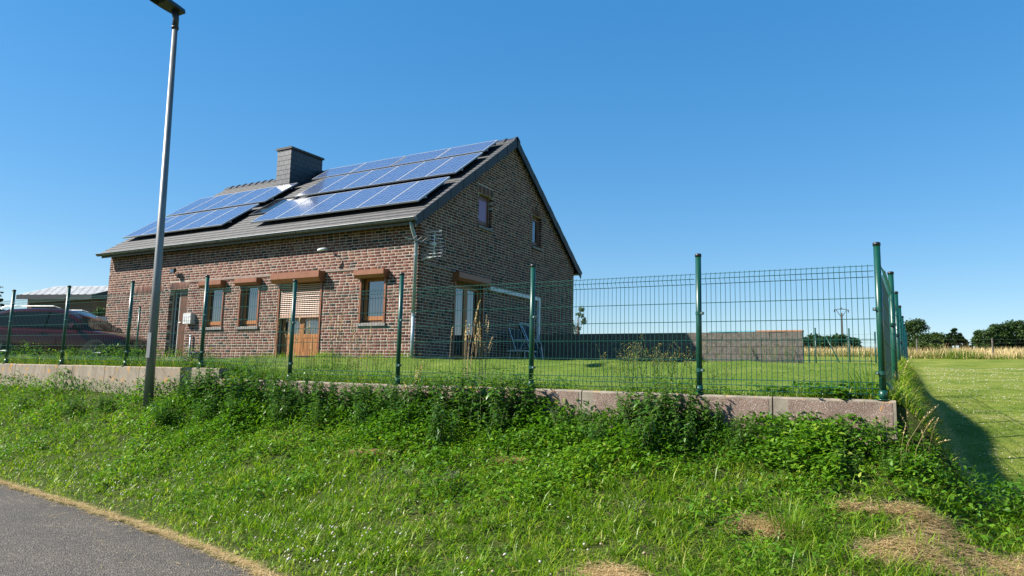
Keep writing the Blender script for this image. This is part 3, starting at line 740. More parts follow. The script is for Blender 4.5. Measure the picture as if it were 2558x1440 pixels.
def build_openings():
    bsp = (4.09, .19, .19, .045)
    for k, cz in (('w1', 'curtain'), ('w2', None), ('w3', None)):
        frame_window('window', *OPF[k], fF, boxspec=bsp if k != 'w3' else (4.085, .2, .2, .06))
    # patio doors behind a half lowered roller shutter
    s0, s1, z0, z1 = OPF['patio']
    pd = frame_window('patio_door', s0, s1, 1.92, z1, fF, sashes=2, boxspec=(4.15, .27, .25, .09), sill=False, low_panel=2.50, depth=.16)
    z = 2.975
    b = MB(); b.box(.012, .03, s0+.05, s1-.05, z, z+.075); sh = b.build('shutter_curtain', 'roller_slat', pd)
    z += .077; n = 0
    m = MB(); pr = [(.012, .002), (.003, .018), (.010, .034), (.024, .034), (.024, .002)]
    m.prism([(x, s0+.05, q) for x, q in pr], [(x, s1-.05, q) for x, q in pr]); me = m.mesh('slat', 'roller_slat')
    while z < 3.95: link('slat', me, sh, (0, 0, z)); z += .0515
    m = MB(); m.box(.034, .04, s0+.05, s1-.05, 3.05, 3.96); m.build('slat_gap_shade', 'dark', pd)  # added near-black sheet: paints the shade in the gaps between slats
    for k in range(2):
        c = s0+.45+k*.72
        m = MB(); P = [(.176, c-.26, 3.0), (.176, c+.26, 3.0), (.176, c+.26, 2.87-.0), (.176, c+.1, 2.905), (.176, c-.1, 2.905), (.176, c-.26, 2.87)]
        m.prism(P, [(.171-.02, y, q) for x, y, q in P]); m.build('cafe_curtain', 'pink', pd)
    # entrance door with a glazed side strip
    s0, s1, z0, z1 = OPF['door']
    b = MB(); b.box(.16, .22, s0, s0+.06, 1.9, z1); b.box(.16, .22, s1-.06, s1, 1.9, z1); b.box(.161, .22, s0+.06, s1-.06, z1-.06, z1); dr = b.build('entrance_door', 'wood_dark', house)
    b = MB(); b.box(.17, .20, s0+.06, s1-.30, 1.9, z1-.06); lf = b.build('door_leaf', 'wood_dark', dr)
    w = (s1-.30-s0-.06)/4
    for k in range(4):
        m = MB(); m.box(.158, .172, s0+.06+k*w+.003, s0+.06+(k+1)*w-.003, 1.9, z1-.062); m.build('door_board', 'wood_dark', lf)
    b = MB(); b.box(.165, .20, s1-.30, s1-.26, 1.9, z1-.06); b.box(.165, .20, s1-.10, s1-.06, 1.9, z1-.06); b.build('side_light_frame', 'offwhite', dr)
    b = MB(); b.box(.178, .19, s1-.26, s1-.10, 1.9, z1-.062); b.build('pane', 'glass', dr)
    b = MB(); b.tube([(.158, s1-.36, 2.95), (.12, s1-.36, 2.95), (.12, s1-.46, 2.95)], .009, 6); b.build('handle', 'alu', dr)
    # gable windows and patio door
    frame_window('window', *OPG['g1'], fG, rails=False, fmat='wood_dark', depth=.12)
    frame_window('window', *OPG['g2'], fG, rails=False, fmat='wood_dark', depth=.12)
    frame_window('patio_door', OPG['gdoor'][0], OPG['gdoor'][1], 1.92, OPG['gdoor'][3], fG, sashes=2, sill=False, boxspec=(4.17, .22, .19, .07), fmat='wood', depth=.14)
    s0, s1, z0, z1 = OPG['g1']; b = MB(); b.box(s0+.135, s1-.135, .102, .116, z0+.16, z1-.14); b.build('lilac_panel', 'lilac', house)  # flat lilac sheet just in front of the pane
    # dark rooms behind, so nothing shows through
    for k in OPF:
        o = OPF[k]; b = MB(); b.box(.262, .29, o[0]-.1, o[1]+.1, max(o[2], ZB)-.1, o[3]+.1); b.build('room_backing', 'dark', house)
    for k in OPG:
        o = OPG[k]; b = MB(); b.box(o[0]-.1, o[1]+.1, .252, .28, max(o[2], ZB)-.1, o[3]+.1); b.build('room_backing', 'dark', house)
    # floor slab / threshold
    b = MB(); b.box(-.0, .16, OPF['patio'][0]+.003, OPF['patio'][1]-.003, 1.6, 1.93); b.build('threshold', 'stone', house)
    b = MB(); b.box(-.0, .16, OPF['door'][0]+.003, OPF['door'][1]-.003, 1.6, 1.91); b.build('threshold', 'stone', house)
    b = MB(); b.box(OPG['gdoor'][0]+.003, OPG['gdoor'][1]-.003, 0, .14, 1.6, 1.93); b.build('threshold', 'stone', house)
    # strip above the windows, duct and cable on the gable
    for a, c in ((4.79, 8.50), (1.88, 2.98)): b = MB(); b.box(-.022, .004, a, c, 4.125, 4.165); b.build('cable_strip', 'conduit', house)
    b = MB(); b.box(3.12, 6.07, -.075, .004, 3.90, 4.0); b.box(5.975, 6.07, -.075, .004, 2.62, 3.90); b.build('cable_duct', 'white', house)
    b = MB(); b.tube([(.10, -.02, 4.55), (.13, -.02, 4.35), (.2, -.02, 4.22), (.9, -.018, 4.205), (1.5, -.018, 4.19)], .009, 6); b.build('antenna_cable', 'cable', house)
build_openings()

# ---- roof window
def build_skylight():
    b = MB()
    def bx(m, a0, a1, s0, s1, o0, o1):
        A = [roofpt(a0, s0, o0), roofpt(a1, s0, o0), roofpt(a1, s1, o0), roofpt(a0, s1, o0)]; B = [roofpt(a0, s0, o1), roofpt(a1, s0, o1), roofpt(a1, s1, o1), roofpt(a0, s1, o1)]; m.prism(A[::-1], B[::-1])
    a0, a1, s0, s1 = 6.42, 7.46, 1.36, 2.62; f = .07
    bx(b, a0, a0+f, s0, s1, .0, .06); bx(b, a1-f, a1, s0, s1, .0, .06); bx(b, a0+f, a1-f, s0, s0+f, .001, .06); bx(b, a0+f, a1-f, s1-f, s1, .001, .06)
    r = b.build('roof_window', 'slate_trim', house)
    m = MB(); bx(m, a0+f, a1-f, s0+f, s1-f, .03, .045); m.build('pane', 'glass', r)
build_skylight()

# ------------------------------------------------------------------ solar panels, each with frame, glass, rails and hooks
def solar_mesh(w, h):
    fr = MB(); t = .03
    for x0, x1, y0, y1 in ((0, t, 0, h), (w-t, w, 0, h), (t, w-t, 0, t), (t, w-t, h-t, h)): fr.box(x0, x1, y0, y1, -.038, .002)
    gl = MB(); gl.box(t, w-t, t, h-t, -.006, -.002)
    def rail(yy): m = MB(); m.box(-.01, w+.01, yy-.02, yy+.02, -.085, -.04); return m.mesh('rail', 'alu')
    def hook(yy): m = MB(); m.tube([(w*.5, yy, -.08), (w*.5, yy-.02, -.115), (w*.5, yy-.03, -.185)], .012, 6); return m.mesh('roof_hook', 'black')
    return [('frame', fr.mesh('frame', 'alu')), ('cell_glass', gl.mesh('cell_glass', 'cells'))]+[(nm, f(yy)) for yy in (h*.22, h*.78) for nm, f in (('rail', rail), ('roof_hook', hook))]
SP_P = solar_mesh(.985, 1.60); SP_L = solar_mesh(1.64, .98)
def solar_panel(a, s, kind, label, group, yawj=0.):
    ms = SP_P if kind == 'p' else SP_L; w = .985 if kind == 'p' else 1.64
    root = empty('solar_panel', (0, 0, 0), 0, label, 'solar panel', group)
    # local x runs to the right along the facade (-a), local y up the slope
    o = roofpt(a, s, .18); H4 = Matrix.Translation((HC[0], HC[1], 0)) @ Matrix.Rotation(HY, 4, 'Z')
    ex = Vector((0, -1, 0)); ey = Vector((math.cos(RTH), 0, math.sin(RTH))); ez = ex.cross(ey)
    L4 = Matrix(((ex.x, ey.x, ez.x, o[0]), (ex.y, ey.y, ez.y, o[1]), (ex.z, ey.z, ez.z, o[2]), (0, 0, 0, 1)))
    root.matrix_world = H4 @ L4
    for nm, me in ms: link(nm, me, root)
ORD = ('first', 'second', 'third', 'fourth', 'fifth', 'sixth')
for i in range(5):
    solar_panel(12.56-i*.999, .42, 'p', ORD[4-i]+' solar panel from the skylight in the far lower row', 'solar panels')
    solar_panel(12.52-i*1.005, 2.20, 'p', ORD[4-i]+' solar panel from the chimney in the far upper row', 'solar panels')
for i in range(6):
    solar_panel(6.16-i*.995, .27, 'p', ORD[5-i]+' solar panel from the gable in the row just above the gutter', 'solar panels')
    solar_panel(6.20-i*.998, 2.20, 'p', ORD[5-i]+' solar panel from the gable in the middle row of three', 'solar panels')
for i in range(4):
    solar_panel(7.00-i*1.672-(.06 if i > 1 else 0), 3.95, 'l', ORD[3-i]+' sideways solar panel from the gable in the row below the ridge', 'solar panels')

def hx(a, b, z): 
    q = HP(a, b, z); return Vector((q[0], q[1], q[2]))
# ------------------------------------------------------------------ street lamp on the verge
def build_lamp():
    u, w = 10.40, -.34; x, y = XY(u, w); z0 = float(HT(u, w))-.05
    r = empty('street_lamp', (float(x), float(y), 0), FY, 'tall galvanised street lamp with dark flat head standing in the verge', 'street lamp')
    b = MB(); b.tube([(0, 0, z0), (.0, .05, 3.2), (.0, .15, 7.45)], [.074, .062, .042], 20); p = b.build('pole', 'galv', r, True)
    b = MB(); b.box(-.079, -.06, -.045, .045, 1.75, 2.15); b.build('service_door', 'galv', p)
    b = MB(); b.tube([(0, .15, 7.38), (0, .15, 7.58), (-.03, .15, 7.70)], [.052, .05, .062], 14); b.tube([(.0, .15, 7.40), (.0, .15, 7.43)], .06, 12); b.build('spigot', 'lamp_head', r, True)
    # flat head reaching over the road (towards -x)
    b = MB(); L = .82; tilt = .12; n = 9; top, bot = [], []
    outl = []
    for k in range(n+1):
        t = k/n; wd = .155*math.sin(math.pi*min(1, (t*.86+.14)))**.28 if t < .9 else .10
        outl.append((.09-L*t, wd, 7.69+tilt*t*L))
    A = [(x_, .15+w_, z_) for x_, w_, z_ in outl]+[(x_, .15-w_, z_) for x_, w_, z_ in outl[::-1]]
    B = [(x_, .15+(y_-.15)*.8, z_+.075) for x_, y_, z_ in A]
    b.prism(A[::-1], B[::-1]); h = b.build('lamp_head', 'lamp_head', r)
    b = MB()
    A = [(-.30, .25, 7.738), (-.62, .25, 7.777), (-.62, .05, 7.777), (-.30, .05, 7.738)]
    b.prism(A, [(x_, y_, z_-.018) for x_, y_, z_ in A]); b.build('led_window', 'glass', h)
build_lamp()

# ------------------------------------------------------------------ things on the facade
def frame_at(a, b, z, name, label, cat, group=None):
    q = HP(a, b, z); return empty(name, (q[0], q[1], q[2]), HY, label, cat, group)
def build_facade_things():
    r = frame_at(9.10, 0, 4.40, 'floodlight', 'small black floodlight on the brick wall above the entrance door', 'floodlight')
    b = MB(); b.box(-.02, .0, -.04, .04, -.09, .01); b.tube([(-.01, 0, -.05), (-.09, 0, -.02), (-.12, .0, .05)], .012, 6); b.build('bracket', 'black', r)
    b = MB(); b.prism([(-.20, -.09, .13), (-.20, .09, .13), (-.20, .09, .01), (-.20, -.09, .01)], [(-.10, -.07, .15), (-.10, .07, .15), (-.10, .07, .05), (-.10, -.07, .05)]); b.build('lamp_body', 'black', r)
    b = MB(); b.box(-.206, -.200, -.08, .08, .02, .12); b.build('lamp_glass', 'glass', r)
    r = frame_at(2.70, 0, 4.62, 'wall_lamp', 'white wall lamp on a thin arm above the patio shutter box', 'lamp')
    b = MB(); b.tube([(0, 0, -.05), (-.02, 0, -.05)], .035, 10); b.tube([(-.01, 0, -.05), (-.10, .01, .03), (-.22, .03, .06), (-.3, .06, .04)], .009, 6); b.build('arm', 'black', r)
    b = MB(); b.tube([(-.24, .04, .06), (-.30, .10, .05), (-.34, .20, .03), (-.35, .26, .02)], [.02, .035, .04, .025], 10); b.build('lamp_shade', 'white', r, True)
    r = frame_at(8.30, 0, 2.88, 'mailbox', 'white mailbox on the brick wall beside the entrance door', 'mailbox')
    b = MB(); b.bbox(-.15, .0, -.19, .17, 0, .31, .03); bd = b.build('box_body', 'offwhite', r)
    b = MB(); b.box(-.158, -.148, -.16, .14, .20, .235); b.build('flap', 'white', r)
    b = MB(); b.box(-.156, -.148, .10, .125, .10, .13); b.build('lock', 'alu', r)
    r = frame_at(8.17, 0, 1.80, 'standpipe', 'thin white standpipe at the foot of the wall under the mailbox', 'pipe')
    b = MB(); b.tube([(-.06, 0, 0), (-.06, 0, .72)], .028, 10); b.build('pipe', 'white', r, True)
    b = MB(); b.tube([(-.06, 0, .70), (-.06, 0, .75)], .036, 10); b.tube([(-.06, 0, .45), (.0, 0, .45)], .01, 6); b.build('pipe_cap', 'white', r, True)
    # purple tub
    r = frame_at(7.42, -.34, 1.87, 'plastic_tub', 'low purple plastic tub on the grass by the brick wall', 'tub')
    b = MB(); n = 16
    def ring(rx, z): return [(rx*.16*math.cos(2*math.pi*k/n), rx*.20*math.sin(2*math.pi*k/n), z) for k in range(n)]
    R = [ring(.85, 0), ring(1.02, .17), ring(1.12, .175), ring(1.10, .16), ring(.94, .16), ring(.8, .02)]; vs = [p for q in R for p in q]; fs = []
    for i in range(len(R)-1):
        for j in range(n): fs.append((i*n+j, i*n+(j+1) % n, (i+1)*n+(j+1) % n, (i+1)*n+j))
    fs += [tuple(range(n))[::-1], tuple(range(5*n, 6*n))]; b.add(vs, fs); b.build('tub_body', 'purple', r, True)
    b = MB()
    for sgn in (-1, 1): b.tube([(-.04, sgn*.20, .16), (-.03, sgn*.24, .17), (.03, sgn*.24, .17), (.04, sgn*.20, .16)], .008, 6)
    b.build('handles', 'purple', r)
    # white cabinet at the far end of the facade
    r = frame_at(12.30, -.42, 1.60, 'meter_cabinet', 'white meter cabinet standing at the far corner of the house behind the car', 'cabinet')
    b = MB(); b.bbox(-.15, .15, -.2, .2, 0, 1.55, .04); c = b.build('cabinet_body', 'white', r)
    b = MB(); b.box(-.158, -.151, -.17, .17, .5, 1.45); b.build('cabinet_door', 'offwhite', r)
    b = MB(); b.box(-.166, -.157, -.14, -.11, .9, 1.0); b.build('handle', 'black', r)
build_facade_things()

def build_antenna():
    r = frame_at(-.02, .10, 4.62, 'tv_antenna', 'small rod reflector television antenna on the house corner beside the downpipe', 'antenna')
    # local x = b (away), y = a (left), outwards of the gable is -y
    b = MB(); b.tube([(0, .03, -.34), (0, -.30, -.30), (0, -.34, -.26), (0, -.34, .30)], .015, 8); b.build('mast', 'offwhite', r)
    def flap(z0, dz, dx):
        k = MB()
        for i in range(4):
            t = i/3; x = .06-dx*t; z = z0+dz*t
            k.tube([(x, -.58, z), (x, -.10, z)], .008, 5)
        k.build('reflector_rods', 'alu', r)
        k = MB(); k.tube([(.06, -.58, z0), (.06-dx, -.58, z0+dz)], .014, 5); k.tube([(.06, -.34, z0), (.06-dx, -.34, z0+dz)], .009, 5); k.build('rod_holder', 'black', r)
    flap(.05, .25, .10); flap(-.05, -.25, .10)
    k = MB(); k.tube([(.08, -.34, .0), (-.60, .06, .09)], .010, 6); k.build('boom', 'alu', r)
    k = MB()
    for t in (.15, .30, .45, .6):
        x = .08-.70*t-.1; z = .09*t+.015
        for s in (-1, 1):
            yc = -.34+.4*(t+.14); k.tube([(x, yc, z), (x-.03*s, yc+s*.10, z+.08)], .011, 5); k.tube([(x, yc, z), (x-.03*s, yc+s*.10, z-.08)], .011, 5)
    k.build('directors', 'black', r)
    k = MB(); k.box(-.06, .02, -.38, -.30, -.03, .05); k.build('dipole_box', 'offwhite', r)
build_antenna()

# ------------------------------------------------------------------ garden furniture beside the gable
def build_furniture():
    zg = 1.90
    # reclining chair, back towards the gable, facing along -a
    r = frame_at(-.55, 4.0, zg, 'garden_chair', 'dark fabric garden armchair with pale tube frame beside the gable patio', 'chair')
    wd = .27
    b = MB()                                    # local: -y is away from the gable
    P = [(0, -.02, .40), (0, .18, .95)]
    b.prism([(-wd, -.03, .41), (wd, -.03, .41), (wd, .20, .97), (-wd, .20, .97)], [(-wd, -.05, .405), (wd, -.05, .405), (wd, .18, .98), (-wd, .18, .98)]); b.build('backrest', 'fabric', r)
    b = MB(); b.prism([(-wd, -.03, .40), (wd, -.03, .40), (wd, -.48, .45), (-wd, -.48, .45)], [(-wd, -.03, .38), (wd, -.03, .38), (wd, -.48, .43), (-wd, -.48, .43)]); b.build('seat', 'fabric', r)
    for s in (-1, 1):
        x = s*(wd+.02)
        b = MB(); b.tube([(x, .21, 1.0), (x, -.03, .40), (x, -.49, .455)], .012, 6); b.build('side_frame', 'alu', r)
        b = MB(); b.tube([(x, .08, .62), (x, -.40, .66), (x, -.50, .60), (x, -.60, .0)], .013, 6); b.build('front_leg', 'alu', r)
        b = MB(); b.tube([(x, -.30, .64), (x, .12, .0)], .012, 6); b.build('rear_leg', 'alu', r)
        b = MB(); b.box(x-.02, x+.02, -.42, .04, .655, .68); b.build('armrest', 'offwhite', r)
    # folded lounger leaning on the gable
    r = frame_at(-.02, 5.05, zg, 'folded_lounger', 'folded pale tube lounger leaning against the gable wall', 'lounger')
    for k in range(2):
        b = MB(); o = k*.055
        for s in (-.22, .22):
            b.tube([(s+.0, -.62-o, 0), (s, -.02-o, 1.22)], .013, 6)
        b.tube([(-.22, -.02-o, 1.22), (.22, -.02-o, 1.22)], .013, 6); b.tube([(-.22, -.62-o, .02), (.22, -.62-o, .02)], .013, 6); b.build('tube_frame', 'alu', r)
        b = MB(); A = [(-.2, -.57-o, .12), (.2, -.57-o, .12), (.2, -.05-o, 1.16), (-.2, -.05-o, 1.16)]; b.prism(A, [(x, y-.012, z-.004) for x, y, z in A]); b.build('cloth', 'fabric', r)
    # low table
    r = frame_at(-1.0, 3.3, zg, 'garden_table', 'low grey plastic table standing on the grass beside the garden armchair', 'table')
    b = MB(); b.bbox(-.3, .3, -.28, .28, .33, .36, .01); b.build('table_top', 'offwhite', r)
    for sx in (-.25, .25):
        for sy in (-.23, .23): b = MB(); b.tube([(sx, sy, 0), (sx*.95, sy*.95, .33)], .016, 6); b.build('leg', 'offwhite', r)
build_furniture()

# ------------------------------------------------------------------ old block wall behind the lawn, with a raised bed
def build_block_wall():
    r = frame_at(0, 6.11, 0, 'block_wall', 'old dark concrete block wall running from the gable across the lawn', 'wall')
    L = 7.62; zt = 2.88; h = .195; l = .40
    b = MB(); b.box(.012, .14, -L+.01, -.012, 1.6, zt-.012); core = b.build('wall_core', 'block', r)
    z = zt; row = 0
    while z > 1.70:
        s = 0 if row % 2 == 0 else -.2
        while s < L-.02:
            s0, s1 = max(s, .0), min(s+l, L); s += l
            if s1-s0 < .05: continue
            m = MB(); j = random.uniform(-.006, .006); c = .008
            pr = [(.02, z-h+.006), (j+c*0, z-h+.006), (j, z-.006), (.02, z-.006)]
            if row == 0: pr = [(.15, z-h+.006), (j, z-h+.006), (j, z-.003), (.15, z-.003)]
            m.prism([(x, -s1+.005, q) for x, q in pr], [(x, -s0-.005, q) for x, q in pr]); m.build('block', 'block', r)
        z -= h; row += 1
    t = frame_at(0, 6.11, 0, 'roof_sheet_edge', 'thin pale blue and brick-red sheet edge lying on top of the block wall', 'sheet')
    b = MB(); b.box(-.01, .30, -6.45, -5.25, 2.882, 2.915); b.build('blue_sheet', 'cyan', t)
    b = MB(); b.box(-.012, .30, -7.6, -6.46, 2.882, 2.918); b.build('red_sheet', 'terracotta', t)
    # raised bed
    r = frame_at(0, 5.45, 0, 'raised_bed', 'low raised bed of rough concrete blocks in front of the dark block wall', 'planter')
    s = -4.0
    while s > -7.55:
        for k, (z0, z1) in enumerate(((1.72, 1.90), (1.905, 2.08))):
            m = MB(); j = random.uniform(-.012, .012); m.bbox(j, .14+j, s-.44+(.1 if k else 0), s-.005+(.1 if k else 0), z0, z1, .012); m.build('block', 'block', r)
        s -= .445
    m = MB(); m.box(.02, .66, -7.6, -7.45, 1.7, 2.07); m.build('end_block', 'block', r)
    m = MB(); m.box(.10, .67, -7.45, -4.0, 1.7, 2.03); m.build('bed_soil', 'verge', r)
build_block_wall()

# low wire fence between the block wall and the side fence
def build_low_fence():
    q = HP(-7.62, 6.11, 0)
    r = empty('low_wire_fence', (q[0], q[1], 0), HY, 'low fine green wire fence on thin posts at the end of the block wall', 'fence')
    zt = 2.80; zb = 1.85; Lf = 2.3
    b = MB()
    for i in range(int(Lf/.08)): b.tube([(0, -i*.08, zb), (0, -i*.08, zt)], .0018, 3, cap=False)
    for i in range(10): b.tube([(0, 0, zb+i*.105), (0, -Lf, zb+i*.105)], .0018, 3, cap=False)
    b.build('wire_mesh', 'green_wire', r)
    for s, t in ((-.12, 2.55), (-.28, 2.95), (-1.05, 2.93), (-1.62, 2.84), (-2.25, 2.84)):
        b = MB(); b.tube([(.02, s, 1.75), (.02, s, t)], .018, 8); p = b.build('post', 'green_metal', r, True)
        b = MB(); b.tube([(.02, s, t), (.02, s, t+.015)], .02, 8); b.build('cap', 'black', p)
    b = MB(); b.tube([(.03, -.95, 1.8), (.03, -.52, 2.75)], .015, 6); b.build('strut', 'green_metal', r, True)
build_low_fence()

# ------------------------------------------------------------------ parked car
def build_car():
    X0, Y0 = -12.25, 19.38
    u, w = UW(X0, Y0); zg = float(HT(u, w))
    r = empty('parked_car', (X0, Y0, zg), math.radians(-2), 'dark red hatchback with roof rails parked on the drive behind the fence', 'car')
    # stations: x (front is +), z low, z shoulder, half width
    st = [(-2.18, .45, .80, .62), (-2.12, .32, .95, .76), (-1.75, .26, .98, .86), (-1.0, .22, .97, .89), (0, .20, .95, .90), (.75, .20, .94, .89), (1.05, .20, .935, .885), (1.45, .22, .88, .86), (1.85, .26, .80, .80), (2.08, .34, .70, .70), (2.17, .42, .60, .58)]
    def ring(x, zl, zs, hw):
        return [(x, -hw*.90, zl), (x, -hw, zl+.12), (x, -hw, zl+(zs-zl)*.6), (x, -hw*.975, zs-.06), (x, -hw*.88, zs), (x, 0, zs+.025), (x, hw*.88, zs), (x, hw*.975, zs-.06), (x, hw, zl+(zs-zl)*.6), (x, hw, zl+.12), (x, hw*.90, zl)]
    R = [ring(*s) for s in st]; n = 11; vs = [p for q in R for p in q]; fs = []
    for i in range(len(R)-1):
        for j in range(n): fs.append((i*n+j, (i+1)*n+j, (i+1)*n+(j+1) % n, i*n+(j+1) % n))
    fs += [tuple(range(n)), tuple(range((len(R)-1)*n, len(R)*n))[::-1]]
    b = MB(); b.add(vs, fs); body = b.build('body', 'car', r, True)
    md = body.modifiers.new('s', 'SUBSURF'); md.levels = 2; md.render_levels = 2
    # cabin
    cs = [(-2.05, .93, .97, .70, .66), (-1.85, .93, 1.30, .76, .62), (-1.35, .93, 1.46, .80, .63), (-.5, .93, 1.50, .81, .64), (.2, .92, 1.47, .80, .63), (.65, .92, 1.24, .79, .67), (1.12, .90, .93, .78, .74)]
    def cr(x, zl, zr, hb, ht): 
        m = zl+(zr-zl)*.88
        return [(x, -hb, zl), (x, -(hb*.12+ht*.88), m), (x, -ht*.86, zr), (x, 0, zr+.02), (x, ht*.86, zr), (x, (hb*.12+ht*.88), m), (x, hb, zl)]
    R = [cr(*s) for s in cs]; n = 7; vs = [p for q in R for p in q]; fs = []
    for i in range(len(R)-1):
        for j in range(n-1): fs.append((i*n+j, (i+1)*n+j, (i+1)*n+j+1, i*n+j+1))
    fs += [tuple(range(n)), tuple(range((len(R)-1)*n, len(R)*n))[::-1]]
    b = MB(); b.add(vs, fs); cab = b.build('cabin', 'car', r, True)
    # side windows (both sides), pushed out a little
    def sidey(x, z):
        for i in range(len(cs)-1):
            if cs[i][0] <= x <= cs[i+1][0]:
                t = (x-cs[i][0])/(cs[i+1][0]-cs[i][0]); s = [cs[i][k]+(cs[i+1][k]-cs[i][k])*t for k in range(5)]
                q = (z-s[1])/((s[2]-s[1])*.88); return s[3]+(s[3]*.12+s[4]*.88-s[3])*q
        return .78
    polys = [[(-1.74, 1.02), (-1.16, .99), (-1.12, 1.38), (-1.48, 1.31)], [(-1.10, .99), (-.14, .98), (-.14, 1.405), (-1.06, 1.385)], [(-.09, .98), (.86, .96), (.56, 1.20), (.22, 1.37), (-.09, 1.40)]]
    for s in (-1, 1):
        for P in polys:
            b = MB(); A = [(x, s*(sidey(x, z)+.028), z) for x, z in P]; B = [(x, s*(sidey(x, z)-.01), z) for x, z in P]; b.prism(A, B); b.build('side_window', 'car_glass', r)
        b = MB(); b.tube([(-1.55, s*.60, 1.47), (-1.4, s*.60, 1.53), (-.1, s*.60, 1.555), (.1, s*.60, 1.50)], .012, 6); b.build('roof_rail', 'alu', r)
        b = MB(); b.tube([(.68, s*.82, 1.0), (.66, s*.93, 1.04)], [.03, .07], 8); b.build('mirror', 'car', r)
        for hxp in (-.05, -1.0): b = MB(); b.box(hxp-.2, hxp-.04, s*.895-.012, s*.895+.012, .83, .855); b.build('door_handle', 'car', r)
        b = MB(); b.prism([(2.0, s*.50, .62), (2.0, s*.70, .60), (1.8, s*.80, .66), (1.84, s*.66, .74)], [(2.06, s*.5, .56), (2.06, s*.68, .55), (1.86, s*.82, .60), (1.86, s*.66, .66)]); b.build('headlight', 'clear', r)
        b = MB(); b.box(-2.16, -2.0, s*.62-.08, s*.62+.08, .70, .92); b.build('tail_light', 'terracotta', r)
    b = MB(); b.prism([(.66, -.62, 1.25), (.66, .62, 1.25), (1.10, .70, .955), (1.10, -.70, .955)], [(.64, -.62, 1.22), (.64, .62, 1.22), (1.08, .7, .93), (1.08, -.7, .93)]); b.build('windscreen', 'car_glass', r)
    b = MB(); b.prism([(-1.90, -.56, 1.27), (-1.90, .56, 1.27), (-2.07, .6, 1.0), (-2.07, -.6, 1.0)], [(-1.88, -.56, 1.25), (-1.88, .56, 1.25), (-2.03, .6, .98), (-2.03, -.6, .98)]); b.build('rear_window', 'car_glass', r)
    for x in (-1.22, 1.33):
        for s in (-1, 1):
            b = MB(); b.tube([(x, s*.70, .31), (x, s*.905, .31)], .36, 20); b.build('wheel_arch', 'black', r)
            b = MB(); b.tube([(x, s*.72, .315), (x, s*.74, .315), (x, s*.90, .315), (x, s*.918, .315)], [.29, .315, .315, .29], 24); wl = b.build('wheel', 'tyre', r, True)
            b = MB(); b.tube([(x, s*.88, .315), (x, s*.924, .315)], .07, 12)
            for k in range(5):
                t = 2*math.pi*k/5; b.tube([(x, s*.915, .315), (x+.2*math.cos(t), s*.922, .315+.2*math.sin(t))], .028, 5)
            b.build('rim', 'zinc', wl)
build_car()
def build_lone_post():
    x, y = -9.62, 18.0; u, w = UW(x, y)
    r = empty('steel_post', (x, y, float(HT(u, w))), 0, 'single thin green steel post standing at the bumper of the red car', 'post')
    b = MB(); b.tube([(0, 0, -.05), (0, 0, 1.52)], .024, 10); b.build('post_tube', 'green_metal', r, True)
    b = MB(); b.tube([(0, 0, 1.50), (0, 0, 1.535)], .028, 10); b.build('cap', 'black', r)
build_lone_post()

# ------------------------------------------------------------------ neighbour's garage
def build_garage():
    cx, cy = -19.15, 32.0; an = math.radians(77)
    # local x away from the viewer, local y along the front (to the left)
    r = empty('neighbour_garage', (cx, cy, 0), an, 'small brick garage with pale grey slate roof beyond the drive', 'garage')
    L, D, ze, zr = 4.1, 3.6, 4.82, 5.50
    b = MB(); b.box(0, D, .25, L-.25, 1.4, ze-.05); b.prism([(.0, .25, ze-.06), (D, .25, ze-.06), (D/2, .25, zr-.1)], [(.0, L-.25, ze-.06), (D, L-.25, ze-.06), (D/2, L-.25, zr-.1)]); b.build('wall', 'garage_brick', r)
    b = MB()
    for f in (lambda x: x, lambda x: D-x):
        A = [(f(-.3), -.05, ze-.12), (f(-.3), -.05, ze), (f(D/2), -.05, zr), (f(D/2), -.05, zr-.12)]; b.prism(A, [(x, L+.05, z) for x, y, z in A])
    rf = b.build('roof', 'slate_trim', r)
    b = MB(); b.box(-.34, -.301, -.06, L+.06, ze-.2, ze+.01); b.build('fascia', 'slate_trim', r)
    b = MB(); b.prism([(-.3, -.07, ze-.16), (D+.3, -.07, ze-.16), (D/2, -.07, zr-.02)], [(-.3, -.05, ze-.16), (D+.3, -.05, ze-.16), (D/2, -.05, zr-.02)]); b.build('gable_cladding', 'slate_trim', r)
    A = MAT['pale_slate'] = pbr('pale_slate', (.55, .55, .54), .5, var=.2, scale=2.5)
    slope = math.atan2(zr-ze, D/2+.3); tot = math.hypot(zr-ze, D/2+.3); row = 0; s = 0
    while s < tot-.05:
        y = -.06-(.2 if row % 2 else 0)
        while y < L+.05:
            y0, y1 = max(y, -.06), min(y+.39, L+.06); y += .40
            if y1-y0 < .05: continue
            def pt(ss, yy, h): return (-.3+ss*math.cos(slope)-h*math.sin(slope), yy, ze+ss*math.sin(slope)+h*math.cos(slope))
            s1 = min(s+.33, tot); m = MB(); c = .09
            T = [pt(s, y0+c, .03), pt(s, y1-c, .03), pt(s+.08, y1, .028), pt(s1, y1, .008), pt(s1, y0, .008), pt(s+.08, y0, .028)]
            m.prism(T, [(x, yy, z-.012) for x, yy, z in T]); m.build('slate', 'pale_slate', rf)
        s += .27; row += 1
    b = MB(); b.box(-.03, .02, 1.6, 3.4, 1.4, 3.9); d = b.build('garage_door', 'wood_dark', r)
    b = MB(); b.box(-.02, .02, 1.4, 3.6, 3.95, 4.2); b.build('lintel', 'conduit', r)
build_garage()

